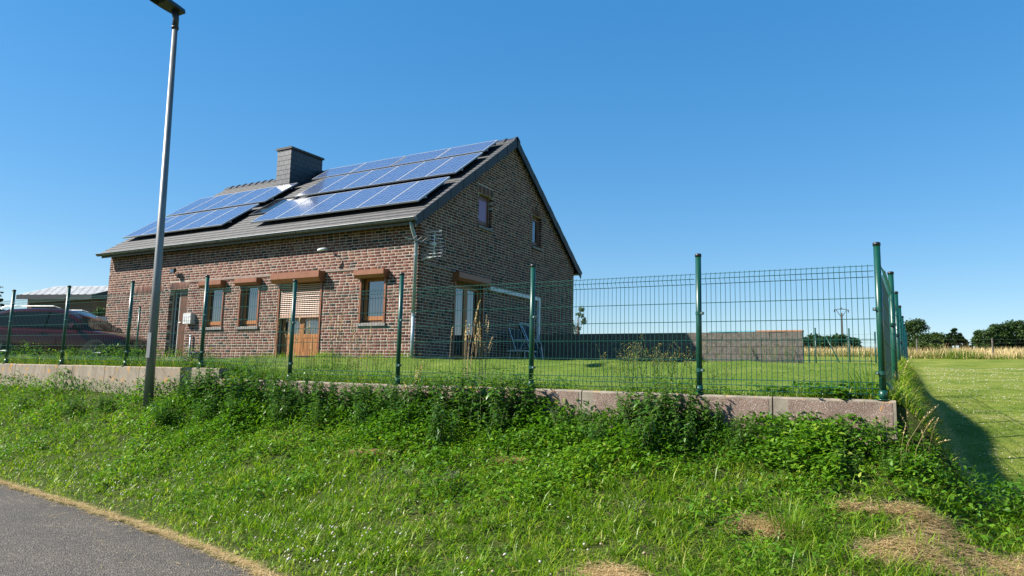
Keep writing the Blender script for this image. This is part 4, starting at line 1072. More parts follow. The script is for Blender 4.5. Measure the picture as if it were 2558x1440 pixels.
# ------------------------------------------------------------------ far things
def build_far():
    # fence of wooden posts at the far edge of the mown field
    r = empty('field_fence', (FO[0], FO[1], 0), FY, 'wooden post and wire fence at the far edge of the mown field', 'fence')
    us = [11.5, 7.3, 3.1, -1.09, -5.3, -9.5, -13.7, -18, -22.4]
    for u in us:
        z = float(HT(u, 47)); b = MB(); b.tube([(47, u, z-.2), (47+random.uniform(-.03, .03), u, z+1.25)], .055, 7); b.build('post', 'wood_pole', r)
    for dz in (.35, .65, .95, 1.18):
        b = MB(); b.tube([(46.94, u, float(HT(u, 47))+dz) for u in us], .003, 4); b.build('wire', 'wood_pole', r)
    X, Y = (2107-1279)/1741*110, 110.; u, w = UW(X, Y); z = float(HT(u, w))
    r = empty('utility_pole', (X, Y, z), 0, 'distant wooden utility pole with a curved crossarm beyond the hedge', 'utility pole')
    H = 12.6-z
    b = MB(); b.tube([(0, 0, -.5), (0, 0, H)], [.20, .15], 8); b.build('pole', 'wood_pole', r)
    b = MB(); b.tube([(-1.1, 0, H+.45), (-.5, 0, H+.62), (.5, 0, H+.62), (1.1, 0, H+.45)], .06, 5); b.tube([(0, 0, H-.7), (-.85, 0, H+.5)], .05, 5); b.tube([(0, 0, H-.7), (.85, 0, H+.5)], .05, 5); b.build('crossarm', 'wood_pole', r)
    for dx in (-1.1, 0, 1.1): b = MB(); zz = H+(.45 if dx else .62); b.tube([(dx, 0, zz-.35 if dx else zz), (dx, 0, zz+.1 if dx else zz+.25)], .07, 6); b.build('insulator', 'black', r)
build_far()

# ------------------------------------------------------------------ vegetation
R = RNG
def U(a, b, n): return R.uniform(a, b, n)
def keepmask(n, p): return R.random(n) < p
def visible_u(u, w, margin=1.15):
    x, y = XY(u, w); return (y > .8) & (np.abs(x/np.maximum(y, .1)) < .7347*margin)
def blades(name, u, w, h, wid, mat, tint, small=False, bend=1., lift=0., lean=.6):
    n = len(u); pos = P3(u, w, lift); pos[:, 2] -= .01
    rot = rots(U(0, 2*np.pi, n), -np.abs(R.normal(0, lean, n)), R.normal(0, .12, n))
    sc = np.stack([wid, h*bend, h], -1)
    tv, tf = (BS_V, BS_F) if small else (BL_V, BL_F)
    V, F = bulk(tv, tf, pos, rot, sc)
    t = np.repeat(np.clip(tint, 0, 1), len(tv))
    return stuff(link(name, raw_mesh(name, V, F, mat, t)))
DRY = ((-.55, 1.55, .55, .28), (-.15, 1.95, .42, .22), (-.05, 1.25, .5, .14), (-1.3, 1.3, .6, .25), (.75, 1.7, .34, .2), (.15, 2.6, .28, .22), (1.6, 2.7, .3, .18), (-.9, 2.2, .3, .25), (-1.9, 1.0, .7, .2), (3.4, .95, .25, .1), (5.3, 1.0, .3, .1))
def dryness(u, v):
    """bare straw patches near the right corner and the strip along the road edge"""
    g = 0*u
    for cu, cv, ru, rv in DRY:
        g = np.maximum(g, 1-((u-cu)/ru)**2-((v-cv)/rv)**2)
    return np.clip(g*1.5+.25*wob(u*3, v*3, 1.3, 4)*(g > -.6), 0, 1)

def verge():
    # grass, in tufts
    nt_, per = 26000, 13
    cu = U(-4, 17.5, nt_); cv = U(-.02, 5.0, nt_); tt = R.normal(0, .17, nt_); th = U(.65, 1.45, nt_)
    idx = np.repeat(np.arange(nt_), per); n = nt_*per; da = U(0, 2*np.pi, n); dr = np.abs(R.normal(0, .028, n))
    u = cu[idx]+np.cos(da)*dr; v = cv[idx]+np.sin(da)*dr
    ok = visible_u(u, -v) & (v < VR(u)-.02+.10*wob(u, v, 2.)) & keepmask(nt_, .35+.65*np.clip(1.3-.07*cu, 0, 1))[idx]
    d = dryness(u, v); edge = np.clip(1-(VR(u)-v)/.45, 0, 1)
    leafy = np.clip(1.15-v/1.5+.35*wob(u, v, 1.2, 1), 0, 1)
    ok &= keepmask(n, 1-.78*d) & keepmask(n, 1-.5*edge) & keepmask(nt_, 1-.45*np.clip(1.15-cv/1.5, 0, 1))[idx]
    u, v, d, edge, da, idx, dr = u[ok], v[ok], d[ok], edge[ok], da[ok], idx[ok], dr[ok]; n = len(u)
    pz = wob(u, v, .75, 3)
    h = U(.045, .115, n)*th[idx]*(1+.5*np.clip(pz, -1, 1))*(1-.6*edge)*(1-.4*d)+np.where(R.random(n) < .03, U(.06, .16, n), 0)*(1-edge)
    tint = .50+tt[idx]+.13*wob(u, v, .9, 5)+R.normal(0, .11, n)+.2*edge+.2*d
    tint = np.where(R.random(n) < .05+.18*edge+.2*d, U(.88, 1, n), np.clip(tint, 0, .9))
    pos = P3(u, -v); pos[:, 2] -= .01
    wy = np.arctan2(-np.cos(da)*FE[1]+np.sin(da)*FN[1], np.cos(da)*FE[0]-np.sin(da)*FN[0])
    yaw = np.arctan2(-(np.cos(da)*FE[0]-np.sin(da)*FN[0]), np.cos(da)*FE[1]-np.sin(da)*FN[1])+R.normal(0, .7, n)
    rot = rots(yaw, -np.abs(R.normal(.25, .4, n)), R.normal(0, .15, n))
    V, F = bulk(BL_V, BL_F, pos, rot, np.stack([U(.005, .0105, n), h*U(.6, 1.5, n), h], -1))
    stuff(link('verge_grass', raw_mesh('verge_grass', V, F, 'grass', np.repeat(np.clip(tint, 0, 1), len(BL_V)))))
    # coarse clumps of longer grass: tussocks
    # dry straw: on the patches and on the road edge
    n = 190000; u = np.where(R.random(n) < .6, U(-3, 3.4, n), U(-4, 17.5, n)); v = U(0, 5, n)
    k = n//5; ci = R.integers(0, len(DRY), k); D_ = np.array(DRY)[ci]; u[:k] = D_[:, 0]+R.normal(0, .75, k)*D_[:, 2]; v[:k] = D_[:, 1]+R.normal(0, .75, k)*D_[:, 3]
    k2 = n//15; u[k:k+k2] = U(1.5, 14, k2); v[k:k+k2] = VR(u[k:k+k2])-.02+R.normal(0, .035, k2)*(1+.8*wob(u[k:k+k2], u[k:k+k2]*0, 4.))+.05*wob(u[k:k+k2], u[k:k+k2]*0, 3.1)
    d = dryness(u, v); edge = np.clip(1-np.abs(VR(u)-v+.01)/.20, 0, 1)
    ok = visible_u(u, -v) & keepmask(n, np.clip(1.0*d*(1+.9*wob(u, v, 3.3, 2))+1.3*edge**1.5+.05, 0, 1)); u, v = u[ok], v[ok]; n = len(u)
    pos = P3(u, -v, .008); pos[:, 2] = np.maximum(pos[:, 2]+U(0, .03, n)*np.clip(dryness(u, v)*3, 0, 1), .02+U(0, .015, n))
    rot = rots(U(0, 2*np.pi, n), -U(1.25, 1.6, n), R.normal(0, .3, n)); h = U(.04, .16, n)
    V, F = bulk(BS_V, BS_F, pos, rot, np.stack([U(.002, .005, n), h*.4, h], -1))
    stuff(link('dry_grass', raw_mesh('dry_grass', V, F, 'dry', np.repeat(U(0, 1, n), 3))))
    # broad-leaved ground cover, densest towards the wall
    n = 190000; u = U(-2.2, 17, n); v = np.abs(R.normal(0, 1.6, n)); 
    pz = wob(u, v, .8, 1)
    p = np.clip(1.05-v/2.1+.75*pz, 0, 1)*np.where(u > 10.2, .45, 1)*np.where(u < .3, np.where(v > .5, .16, .6), 1)
    d = dryness(u, v)
    ok = visible_u(u, -v) & (v < VR(u)-.25) & keepmask(n, p) & keepmask(n, 1-.95*d) & keepmask(n, .4+.6*np.clip(1.3-.06*u, 0, 1)); u, v, pz = u[ok], v[ok], pz[ok]; n = len(u)
    md = np.clip(wob(u, v, 1.5, 11)+.15, 0, 1)
    hh = U(0, 1, n)**.6*(.04+.16*md+.20*np.clip(1-v/1.5, 0, 1)+.11*np.clip(pz, 0, 1))
    pos = P3(u, -v); pos[:, 2] += hh
    rot = rots(U(0, 2*np.pi, n), R.normal(.1, .45, n), R.normal(0, .35, n)); s = U(.025, .06, n)*(1+.5*md)
    V, F = bulk(LF_V, LF_F, pos, rot, s)
    tint = np.clip(.52-.22*np.clip(1-v/.9, 0, 1)+.22*wob(u, v, 1.1, 6)+R.normal(0, .2, n), 0, 1)
    stuff(link('ground_cover', raw_mesh('ground_cover', V, F, 'herb', np.repeat(tint, len(LF_V)))))
    # patches of small leafed clover among the grass
    n = 60000; u = U(-3, 14, n); v = U(.6, 4.6, n); pz = wob(u, v, 1.1, 8)
    ok = visible_u(u, -v) & (v < VR(u)-.1) & keepmask(n, np.clip(.15+.9*pz, 0, 1)) & keepmask(n, 1-.9*dryness(u, v)); u, v = u[ok], v[ok]; n = len(u)
    pos = P3(u, -v); pos[:, 2] += U(.02, .09, n); rot = rots(U(0, 2*np.pi, n), R.normal(0, .3, n), R.normal(0, .3, n))
    V, F = bulk(LQ_V, LQ_F, pos, rot, np.stack([U(.02, .035, n)*1.5, U(.018, .034, n), U(.02, .03, n)], -1))
    stuff(link('clover_leaves', raw_mesh('clover_leaves', V, F, 'herb', np.repeat(np.clip(.55+R.normal(0, .2, n), 0, 1), 4))))
    # clover heads
    n = 5200; u = U(-.5, 12, n); v = U(.9, 4.6, n); dd = np.clip(1-(VR(u)-v)/1.9, 0, 1)
    ok = visible_u(u, -v) & (v < VR(u)-.12) & (VR(u)-v < 2.0) & keepmask(n, np.clip(dd**1.6*.55*(1+1.3*wob(u, v, 1.3, 9)), 0, 1)*np.where(u < 1.2, .25, 1)); u, v = u[ok], v[ok]; n = len(u)
    pos = P3(u, -v); pos[:, 2] += U(.09, .17, n)
    k = 5; tv = [(math.cos(2*math.pi*i/k)*.7, math.sin(2*math.pi*i/k)*.7, -.35) for i in range(k)]+[(math.cos(2*math.pi*(i+.5)/k), math.sin(2*math.pi*(i+.5)/k), .25) for i in range(k)]+[(0, 0, .85), (0, 0, -.7)]
    tf = []
    for i in range(k): j = (i+1) % k; tf += [(i, j, k+i), (j, k+j, k+i), (k+i, k+j, 2*k), (j, i, 2*k+1)]
    rot = rots(U(0, 6.28, n), R.normal(0, .3, n), R.normal(0, .3, n))
    V, F = bulk(tv, tf, pos, rot, U(.007, .013, n)); t = np.repeat(np.where(R.random(n) < .35, U(0, .25, n), U(.4, 1, n)), len(tv))
    stuff(link('clover_flowers', raw_mesh('clover_flowers', V, F, 'flower', t)))
    V, F = bulk(BS_V, BS_F, np.concatenate([pos-np.array([0, 0, .15])]), rots(U(0, 6.28, n), U(-.1, .1, n), U(-.1, .1, n)), np.stack([np.full(n, .004), np.full(n, .01), np.full(n, .15)], -1))
    stuff(link('clover_stalks', raw_mesh('clover_stalks', V, F, 'grass', np.repeat(U(.4, .7, n), 3))))
verge()

def lawn_and_field():
    n = 120000; u = U(-.6, 16, n); w = .15+(U(0, 1, n)**1.4)*6.2
    ok = visible_u(u, w, 1.03); u, w = u[ok], w[ok]; n = len(u)
    pz = wob(u, w, .8, 2)
    blades('lawn_grass', u, w, U(.015, .04, n), U(.006, .012, n), 'lawn_blade', np.clip(.52+.2*pz+R.normal(0, .18, n), 0, 1), small=True)
    # taller weeds and grass along the fence foot
    n = 42000; u = U(-.1, 17.5, n); w = .08+np.abs(R.normal(0, .32, n))
    ok = visible_u(u, w, 1.05) & (w < 1.3) & keepmask(n, np.clip(.55+.6*wob(u, w*0, 1.5, 3)+np.where(u > 4, .25, -.1), .1, 1)); u, w = u[ok], w[ok]; n = len(u)
    hmax = (.14+.16*np.clip(wob(u, u*0, 1.1, 7)+.2, 0, 1)+np.where(u > 5, .07, 0)+np.where(u > 10, .12, 0))*np.exp(-w/.7)
    tint = np.where(R.random(n) < .10, U(.9, 1, n), np.clip(.45+R.normal(0, .2, n), 0, .9))
    blades('fence_foot_grass', u, w, U(.25, 1, n)*hmax+.03, U(.004, .009, n), 'grass', tint, bend=U(.4, 1.2, n))
    n = 15000; u = U(-.1, 17, n); w = .1+np.abs(R.normal(0, .25, n))
    ok = visible_u(u, w, 1.05) & keepmask(n, np.clip(.35+.8*wob(u, w*0, 1.3, 5)+np.where(u > 5.5, .3, 0), 0, 1)); u, w = u[ok], w[ok]; n = len(u)
    pos = P3(u, w); pos[:, 2] += U(0, 1, n)*(.12+.2*np.clip(wob(u, u*0, 1.3, 5), 0, 1)+np.where(u > 6, .08, 0)+np.where(u > 10, .12, 0))
    V, F = bulk(LF_V, LF_F, pos, rots(U(0, 6.28, n), R.normal(.1, .4, n), R.normal(0, .3, n)), U(.025, .06, n))
    stuff(link('fence_foot_weeds', raw_mesh('fence_foot_weeds', V, F, 'herb', np.repeat(np.clip(.5+R.normal(0, .22, n), 0, 1), len(LF_V)))))
    # tufts along the foot of the house
    n = 9000; a = U(.0, 12, n); q = HC[None]+HD[None]*a[:, None]-HN[None]*(.05+np.abs(R.normal(0, .16, n)))[:, None]; u, w = UW(q[:, 0], q[:, 1])
    ok = keepmask(n, np.clip(.4+.8*wob(a, a*0, 1.4, 2), 0, 1)); u, w, a = u[ok], w[ok], a[ok]; n = len(u)
    blades('wall_foot_grass', u, w, U(.05, .22, n)*(1+.6*np.clip(wob(a, a*0, 1.4, 2), 0, 1)), U(.005, .010, n), 'grass', np.clip(.55+R.normal(0, .2, n), 0, 1))
    # mown field on the right
    n = 130000; u = U(-9, -.5, n); w = -1.0+U(0, 1, n)**1.5*17
    ok = visible_u(u, w, 1.08) & (u < -.58-.08*wob(w, u, 1.)); u, w = u[ok], w[ok]; n = len(u)
    pz = wob(u, w, .5, 2)+.5*np.sin(u*2.1+w*.15)
    blades('field_grass', u, w, U(.02, .05, n), U(.006, .012, n), 'lawn_blade', np.clip(.62+.16*pz+R.normal(0, .2, n), 0, 1), small=True)
    n = 26000; u = U(-14, -.9, n); w = -.5+U(0, 1, n)**1.4*30; ok = visible_u(u, w, 1.05) & keepmask(n, np.clip(.4+.6*wob(u, w, .7, 4), 0, 1)); u, w = u[ok], w[ok]; n = len(u)
    pos = P3(u, w); pos[:, 2] += .035
    V, F = bulk([(-1, -1, 0), (1, -1, 0), (1, 1, 0), (-1, 1, 0), (0, 0, .8)], [(0, 1, 4), (1, 2, 4), (2, 3, 4), (3, 0, 4)], pos, rots(U(0, 6.28, n), U(-.3, .3, n), U(-.3, .3, n)), U(.0035, .0075, n)*(1+w*.05))
    stuff(link('field_daisies', raw_mesh('field_daisies', V, F, 'flower', np.repeat(U(.0, .8, n), 5))))
    # bank below the side fence: long mixed grass
    n = 34000; u = -U(.04, .66, n); w = U(-.15, 11, n); ok = visible_u(u, w, 1.05) & keepmask(n, np.clip(1.15+1.3*u, .25, 1)*np.clip(1.3-.09*w, .2, 1)); u, w = u[ok], w[ok]; n = len(u)
    tint = np.where(R.random(n) < .33, U(.88, 1, n), np.clip(.4+R.normal(0, .2, n), 0, .9))
    blades('bank_grass', u, w, U(.06, .24, n)*np.clip(1.1+1.0*u, .4, 1.1)*.8, U(.006, .014, n), 'grass', tint, bend=U(.5, 1.4, n))
    n = 9000; u = -U(.2, .75, n); w = U(-.1, 8, n); pos = P3(u, w, .01)
    V, F = bulk(BS_V, BS_F, pos, rots(U(0, 6.28, n), -U(.9, 1.6, n), R.normal(0, .3, n)), np.stack([U(.003, .006, n), U(.03, .06, n), U(.06, .18, n)], -1))
    stuff(link('bank_straw', raw_mesh('bank_straw', V, F, 'dry', np.repeat(U(0, .8, n), 3))))
    # tall ripening grass at the far edge of the field
    n = 42000; u = U(-30, 22, n); w = 44.6+np.abs(R.normal(0, 2.2, n))+.5*wob(u, u*0, .3)
    h = U(.25, .85, n)*(1+.45*wob(u, w*0, .35, 3)); t = np.where(R.random(n) < np.clip(.34+.3*wob(u, w*0, .25, 6), .08, .7), U(0, 1, n), -1)
    g = t < 0
    for nm, m, mt, tt in (('tall_field_grass', g, 'lawn_blade', U(.3, .9, g.sum())), ('ripe_field_grass', ~g, 'dry', np.clip(t[~g]*.8+.1, 0, 1))):
        blades(nm, u[m], w[m], h[m]*(.72 if mt == 'lawn_blade' else 1.1), U(.02, .05, m.sum()), mt, tt, small=True, bend=.5)
    n = 60000; u = U(-80, 90, n); w = 49+U(0, 1, n)**1.6*60; blades('meadow_grass', u, w, U(.3, .8, n), U(.04, .09, n), 'dry', U(0, 1, n), small=True)
lawn_and_field()

# ---- nettles
def nettle_clump(seed, nst, rad, H):
    r = np.random.default_rng(seed); PV, PR, PS, PT = [], [], [], []; st = MB()
    for k in range(nst):
        an, rr = r.uniform(0, 6.28), rad*math.sqrt(r.random()); x, y = rr*math.cos(an), rr*math.sin(an)
        h = H*r.uniform(.65, 1.08); lx, ly = r.normal(0, .16, 2)+np.array([x, y])*.35
        pts = [(x+lx*h*t**1.6, y+ly*h*t**1.6, h*t) for t in (0, .35, .7, 1)]
        st.tube(pts, [.0045, .004, .003, .0015], 4, cap=False)
        nl = int(h/.042); yaw0 = r.uniform(0, 6.28); tn = r.normal(0, .10)
        for i in range(1, nl+1):
            t = i/nl; px, py, pz = x+lx*h*t**1.6, y+ly*h*t**1.6, h*t
            if t < .12: continue
            L = (.092 if t < .75 else .092*(1.25-t)*2)*r.uniform(.75, 1.15)
            for s in (0, math.pi):
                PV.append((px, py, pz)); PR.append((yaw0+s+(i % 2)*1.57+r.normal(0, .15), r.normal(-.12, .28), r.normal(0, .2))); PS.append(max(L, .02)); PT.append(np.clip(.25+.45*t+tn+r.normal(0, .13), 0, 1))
        for _ in range(3):
            PV.append((pts[3][0], pts[3][1], h)); PR.append((r.uniform(0, 6.28), .6, 0)); PS.append(.03); PT.append(.9)
    P = np.array(PR); V, F = bulk(LF_V, LF_F, np.array(PV), rots(P[:, 0], P[:, 1], P[:, 2]), np.array(PS))
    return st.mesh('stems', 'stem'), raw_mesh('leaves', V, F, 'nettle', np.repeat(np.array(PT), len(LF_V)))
NET = [nettle_clump(100+i, 15, .20, .66) for i in range(6)]
def place(name, u, w, meshes, label, cat, group, s=1., rz=None, dz=-.02, names=('stems', 'leaves')):
    p = P3(np.array([u]), np.array([w]), dz)[0]
    o = empty(name, tuple(p), R.uniform(0, 6.28) if rz is None else rz, label, cat, group); o.scale = (s*R.uniform(.9, 1.1), s*R.uniform(.9, 1.1), s)
    for nm, me in zip(names, meshes): stuff(link(nm, me, o))
    return o
def nettles():
    spec = []
    for u, h in ((9.75, .62), (9.45, .8), (9.15, .95), (8.8, 1.08), (8.45, 1.05), (8.1, .95), (7.75, .92), (7.4, .85), (7.05, .78), (6.7, .8), (6.35, .78), (6.0, .8), (5.65, .8), (5.3, .82), (5.0, .9), (4.7, .98), (4.42, 1.0), (4.12, 1.02), (3.85, .98), (3.6, .82), (3.2, .45), (2.85, .5), (2.5, .8), (2.28, .98), (2.02, 1.05), (1.78, 1.0), (1.5, .7), (1.2, .5), (.92, .48), (.62, .52), (.35, .55), (.1, .58)):
        spec.append((u, R.uniform(.12, .32), h))
    for u, h in ((9.3, .6), (8.6, .75), (7.9, .7), (7.2, .6), (6.5, .6), (5.8, .6), (5.1, .6), (4.4, .75), (3.9, .7), (3.3, .4), (2.6, .55), (2.1, .8), (1.7, .75), (1.25, .4), (.75, .42), (.3, .45), (-.05, .4), (13.6, .4), (12.0, .5), (11.3, .45)):
        spec.append((u, R.uniform(.45, .75), h))
    for i, (u, v, h) in enumerate(spec):
        k = int(np.searchsorted([1.7, 3.7, 5.7, 7.7, 9.7, 11.7, 13.7], u)); row = 'against the wall' if v < .4 else 'on the slope'
        lab = 'dark nettle clump %s under the %s fence panel from the corner' % (row, ('first', 'second', 'third', 'fourth', 'fifth', 'sixth', 'seventh', 'eighth')[k]); g = 'nettles, panel %d, %s' % (k+1, row)
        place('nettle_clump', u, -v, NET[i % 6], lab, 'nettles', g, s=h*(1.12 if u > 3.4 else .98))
nettles()

# ---- tall grass culms, weeds with seed heads, brambles
def culm_bunch(seed, n, H, rad, droop=.25):
    r = np.random.default_rng(seed); st = MB(); PV, PR, PS = [], [], []
    for k in range(n):
        x, y = r.normal(0, rad, 2); h = H*r.uniform(.6, 1.05); lx, ly = r.normal(0, droop, 2)
        f = lambda t: (x+lx*h*t**2, y+ly*h*t**2, h*t-.12*h*t**3*(lx*lx+ly*ly)*2)
        st.tube([f(t) for t in (0, .4, .75, 1)], [.0030, .0026, .002, .0012], 3, cap=False)
        for i in range(16):
            t = .78+.22*i/15; PV.append(f(t)); PR.append((r.uniform(0, 6.28), r.uniform(.6, 1.2), 0)); PS.append(r.uniform(.018, .034)*(1.2-abs(t-.88)*3))
    P = np.array(PR); V, F = bulk(LQ_V, LQ_F, np.array(PV), rots(P[:, 0], P[:, 1], P[:, 2]), np.array(PS))
    return st.mesh('stalks', 'stem_dry'), raw_mesh('seed_heads', V, F, 'dry', np.repeat(r.uniform(.3, 1, len(PV)), 4))
def weed_bunch(seed, n, H, rad, head='yellow', nb=7):
    r = np.random.default_rng(seed); st = MB(); A, B = [], []
    for k in range(n):
        x, y = r.normal(0, rad, 2); h = H*r.uniform(.65, 1.05); lx, ly = r.normal(0, .15, 2)
        f = lambda t: np.array([x+lx*h*t**2, y+ly*h*t**2, h*t])
        st.tube([f(t) for t in (0, .4, .75, 1)], [.004, .0035, .003, .0015], 3, cap=False)
        for i in range(int(h/.025)):
            A.append((*f(r.uniform(.08, .8)), r.uniform(0, 6.28), r.uniform(-.2, .6), r.uniform(.025, .055)))
        for i in range(nb):
            t = r.uniform(.6, 1); c = f(t); an = r.uniform(0, 6.28); e = c+np.array([math.cos(an)*.07, math.sin(an)*.07, .07])*r.uniform(.5, 1.2)
            st.tube([c, e], [.0018, .001], 3, cap=False)
            for _ in range(5): B.append((*(e+r.normal(0, .008, 3)), r.uniform(0, 6.28), r.uniform(0, 1.2), r.uniform(.010, .022)*(.5 if head == 'flower' else 1)))
    A, B = np.array(A), np.array(B); z = lambda q: q*0
    V1, F1 = bulk(LF_V, LF_F, A[:, :3], rots(A[:, 3], A[:, 4], z(A[:, 4])), A[:, 5]); V2, F2 = bulk(LQ_V, LQ_F, B[:, :3], rots(B[:, 3], B[:, 4], z(B[:, 4])), B[:, 5])
    return st.mesh('stems', 'stem'), raw_mesh('leaves', V1, F1, 'herb', np.repeat(r.uniform(.3, 1, len(A)), len(LF_V))), raw_mesh('seed_heads', V2, F2, head, np.repeat(r.uniform(0, 1, len(B)), 4))
def bramble(seed, n, L):
    r = np.random.default_rng(seed); st = MB(); A = []
    for k in range(n):
        an = r.uniform(0, 6.28); l = L*r.uniform(.6, 1.1); up = r.uniform(.5, .9)
        f = lambda t: np.array([math.cos(an)*l*t, math.sin(an)*l*t, l*(up*t*1.7-1.35*up*t*t)])
        st.tube([f(t) for t in (0, .25, .5, .75, 1)], [.005, .0045, .004, .003, .0015], 4, cap=False)
        for i in range(12):
            t = .1+.9*i/11; c = f(t); yw = an+r.choice([-1, 1])*r.uniform(.5, 1.6)
            for dy in (-.9, 0, .9): A.append((*c, yw+dy, r.normal(.1, .25), r.uniform(.055, .095)))
    A = np.array(A); V, F = bulk(np.array(LF_V)*np.array([1.35, 1, 1]), LF_F, A[:, :3], rots(A[:, 3], A[:, 4], r.normal(0, .25, len(A))), A[:, 5])
    return st.mesh('canes', 'stem'), raw_mesh('leaves', V, F, 'herb', np.repeat(r.uniform(.05, .75, len(A)), len(LF_V)))
def tuft(seed, n, H):
    r = np.random.default_rng(seed); x = r.normal(0, .06, (n, 2)); yaw = np.arctan2(-x[:, 0], x[:, 1])+r.normal(0, .5, n)
    V, F = bulk(BL_V, BL_F, np.concatenate([x, np.zeros((n, 1))], 1), rots(yaw, -np.abs(r.normal(.3, .25, n)), r.normal(0, .1, n)), np.stack([r.uniform(.004, .008, n), H*r.uniform(.3, .9, n), H*r.uniform(.6, 1.1, n)], -1))
    return (raw_mesh('blades', V, F, 'grass', np.repeat(np.clip(r.normal(.42, .15, n), 0, 1), len(BL_V))),)
def plants():
    culm = [culm_bunch(200+i, 11, 1.05, .09, .07) for i in range(4)]; N2 = ('stalks', 'seed_heads')
    for u, w, s, lab in ((5.05, .75, 1.15, 'tall dry grass plume behind the fence in front of the house corner'), (4.85, .9, .95, 'tall dry grass plume behind the fence in front of the house corner'),
                         (8.35, .6, 1.05, 'tall dry grass stalks behind the fence in front of the second window'), (8.1, .8, .9, 'tall dry grass stalks behind the fence in front of the second window'),
                         (7.2, .5, 1.05, 'tall dry grass stalks behind the fence in front of the patio shutter'), (7.0, .8, .85, 'tall dry grass stalks behind the fence in front of the patio shutter')):
        place('dry_grass_plume', u, w, culm[int(u*7) % 4], lab, 'grass', lab.replace('tall dry grass ', ''), s=s, names=N2)
    for u, w, s in ((-.18, -.35, .62), (-.3, -.15, .5), (-.12, .25, .5)):
        place('dry_grass_plume', u, w, culm_bunch(int(300+u*10), 4, .95, .05, .35), 'sparse dry grass stalks leaning out at the end of the retaining wall', 'grass', 'dry stalks at the wall end', s=s, names=N2)
    wd = [weed_bunch(400+i, 8, .62, .12) for i in range(3)]; N3 = ('stems', 'leaves', 'seed_heads')
    for i, (u, w, s) in enumerate(((2.75, .42, .95), (2.55, .6, .9), (2.35, .35, 1.0), (2.15, .5, .85), (1.92, .3, .9), (2.95, .7, .7), (1.6, .35, .65))):
        place('seeding_weed', u, w, wd[i % 3], 'yellowish seeding weed behind the fence panel next to the block wall', 'weed', 'seeding weeds behind the fence', s=s, names=N3)
    for i, (u, w, s) in enumerate(((12.4, .5, .8), (13.2, .4, .7), (11.6, .5, .75), (14.1, .5, .7), (10.9, .45, .7), (14.9, .4, .6))):
        place('seeding_weed', u, w, wd[i % 3], 'yellowish seeding weed behind the fence in front of the red car', 'weed', 'seeding weeds by the drive', s=s, names=N3)
    for i, (u, w, s) in enumerate(((9.0, .5, .8), (8.6, .35, .75), (7.6, .5, .7), (6.9, .4, .75), (6.3, .45, .7), (5.6, .4, .7))):
        place('seeding_weed', u, w, wd[i % 3], 'yellowish seeding weed behind the fence below the house windows', 'weed', 'seeding weeds below the windows', s=s, names=N3)
    br = [bramble(500+i, 7, .5) for i in range(3)]; NB = ('canes', 'leaves')
    for i, (u, w, s) in enumerate(((.55, .35, .8), (.3, .3, .9), (.12, .45, .8), (.8, .3, .6), (.45, .15, .6))):
        place('bramble', u, w, br[i % 3], 'leafy bramble behind the corner fence panel on top of the wall', 'bramble', 'brambles behind the corner panel', s=s, names=NB)
    for i, (u, w, s) in enumerate(((-.12, -.5, .55), (-.3, -.85, .45), (.35, -.55, .6), (.9, -.5, .5), (-.75, -.9, .35))):
        place('bramble', u, w, br[i % 3], 'low bramble spray on the verge below the wall corner', 'bramble', 'brambles on the verge', s=s, names=NB)
    for u, w, s in ((.62, -1.72, 1.0), (.55, -1.78, .8)):
        place('grass_tussock', u, w, tuft(600+int(s*10), 130, .30), 'upright green grass tussock beside the straw patches on the verge', 'grass tussock', 'tussock by the straw', s=s, names=('blades',))
    place('grass_tussock', -.55, -2.3, tuft(611, 130, .28), 'dark green grass tussock at the roadside beyond the straw patches', 'grass tussock', None, s=1., names=('blades',))
    place('grass_tussock', .12, .32, tuft(612, 110, .42), 'tall green grass tussock behind the fence beside the corner post', 'grass tussock', None, s=1., names=('blades',))
    for u, v in ((3.1, .48),):
        place('hogweed', u, -v, weed_bunch(700, 2, .5, .04, 'flower', 9), 'pale flat flower head rising among the nettles by the wall joint', 'weed', None, s=.8, names=N3)
    for i, (u, v) in enumerate(((4.35, 1.9), (4.1, 1.8), (3.6, 1.75), (1.75, 2.0))):
        place('yarrow', u, -v, weed_bunch(710+i, 3, .25, .03, 'flower', 7), 'white flat-headed flowers standing in the verge grass', 'wildflower', 'white flowers in the verge', s=1., names=N3)
    # dry reddish stalks in front of the fence
    for u, v, s in ((5.15, .3, .95), (5.3, .25, .8)):
        place('dock_stalk', u, -v, culm_bunch(720+int(u*10), 4, .9, .04, .08), 'brown dry dock stalks standing in front of the retaining wall', 'weed', 'dock stalks', s=s, names=N2)
    # plants in the raised bed and along the block wall
    for i, a in enumerate((-4.4, -5.0, -5.6, -6.3, -6.9, -7.3)):
        q = HP(a, 5.85, 0); u, w = UW(q[0], q[1]); s = .45 if i in (0, 1, 2) else .75
        place('bed_plant', float(u), float(w), wd[i % 3], 'leafy green plant in the raised bed before the block wall', 'plant', 'plants in the raised bed', s=s, dz=.16, names=N3)
plants()

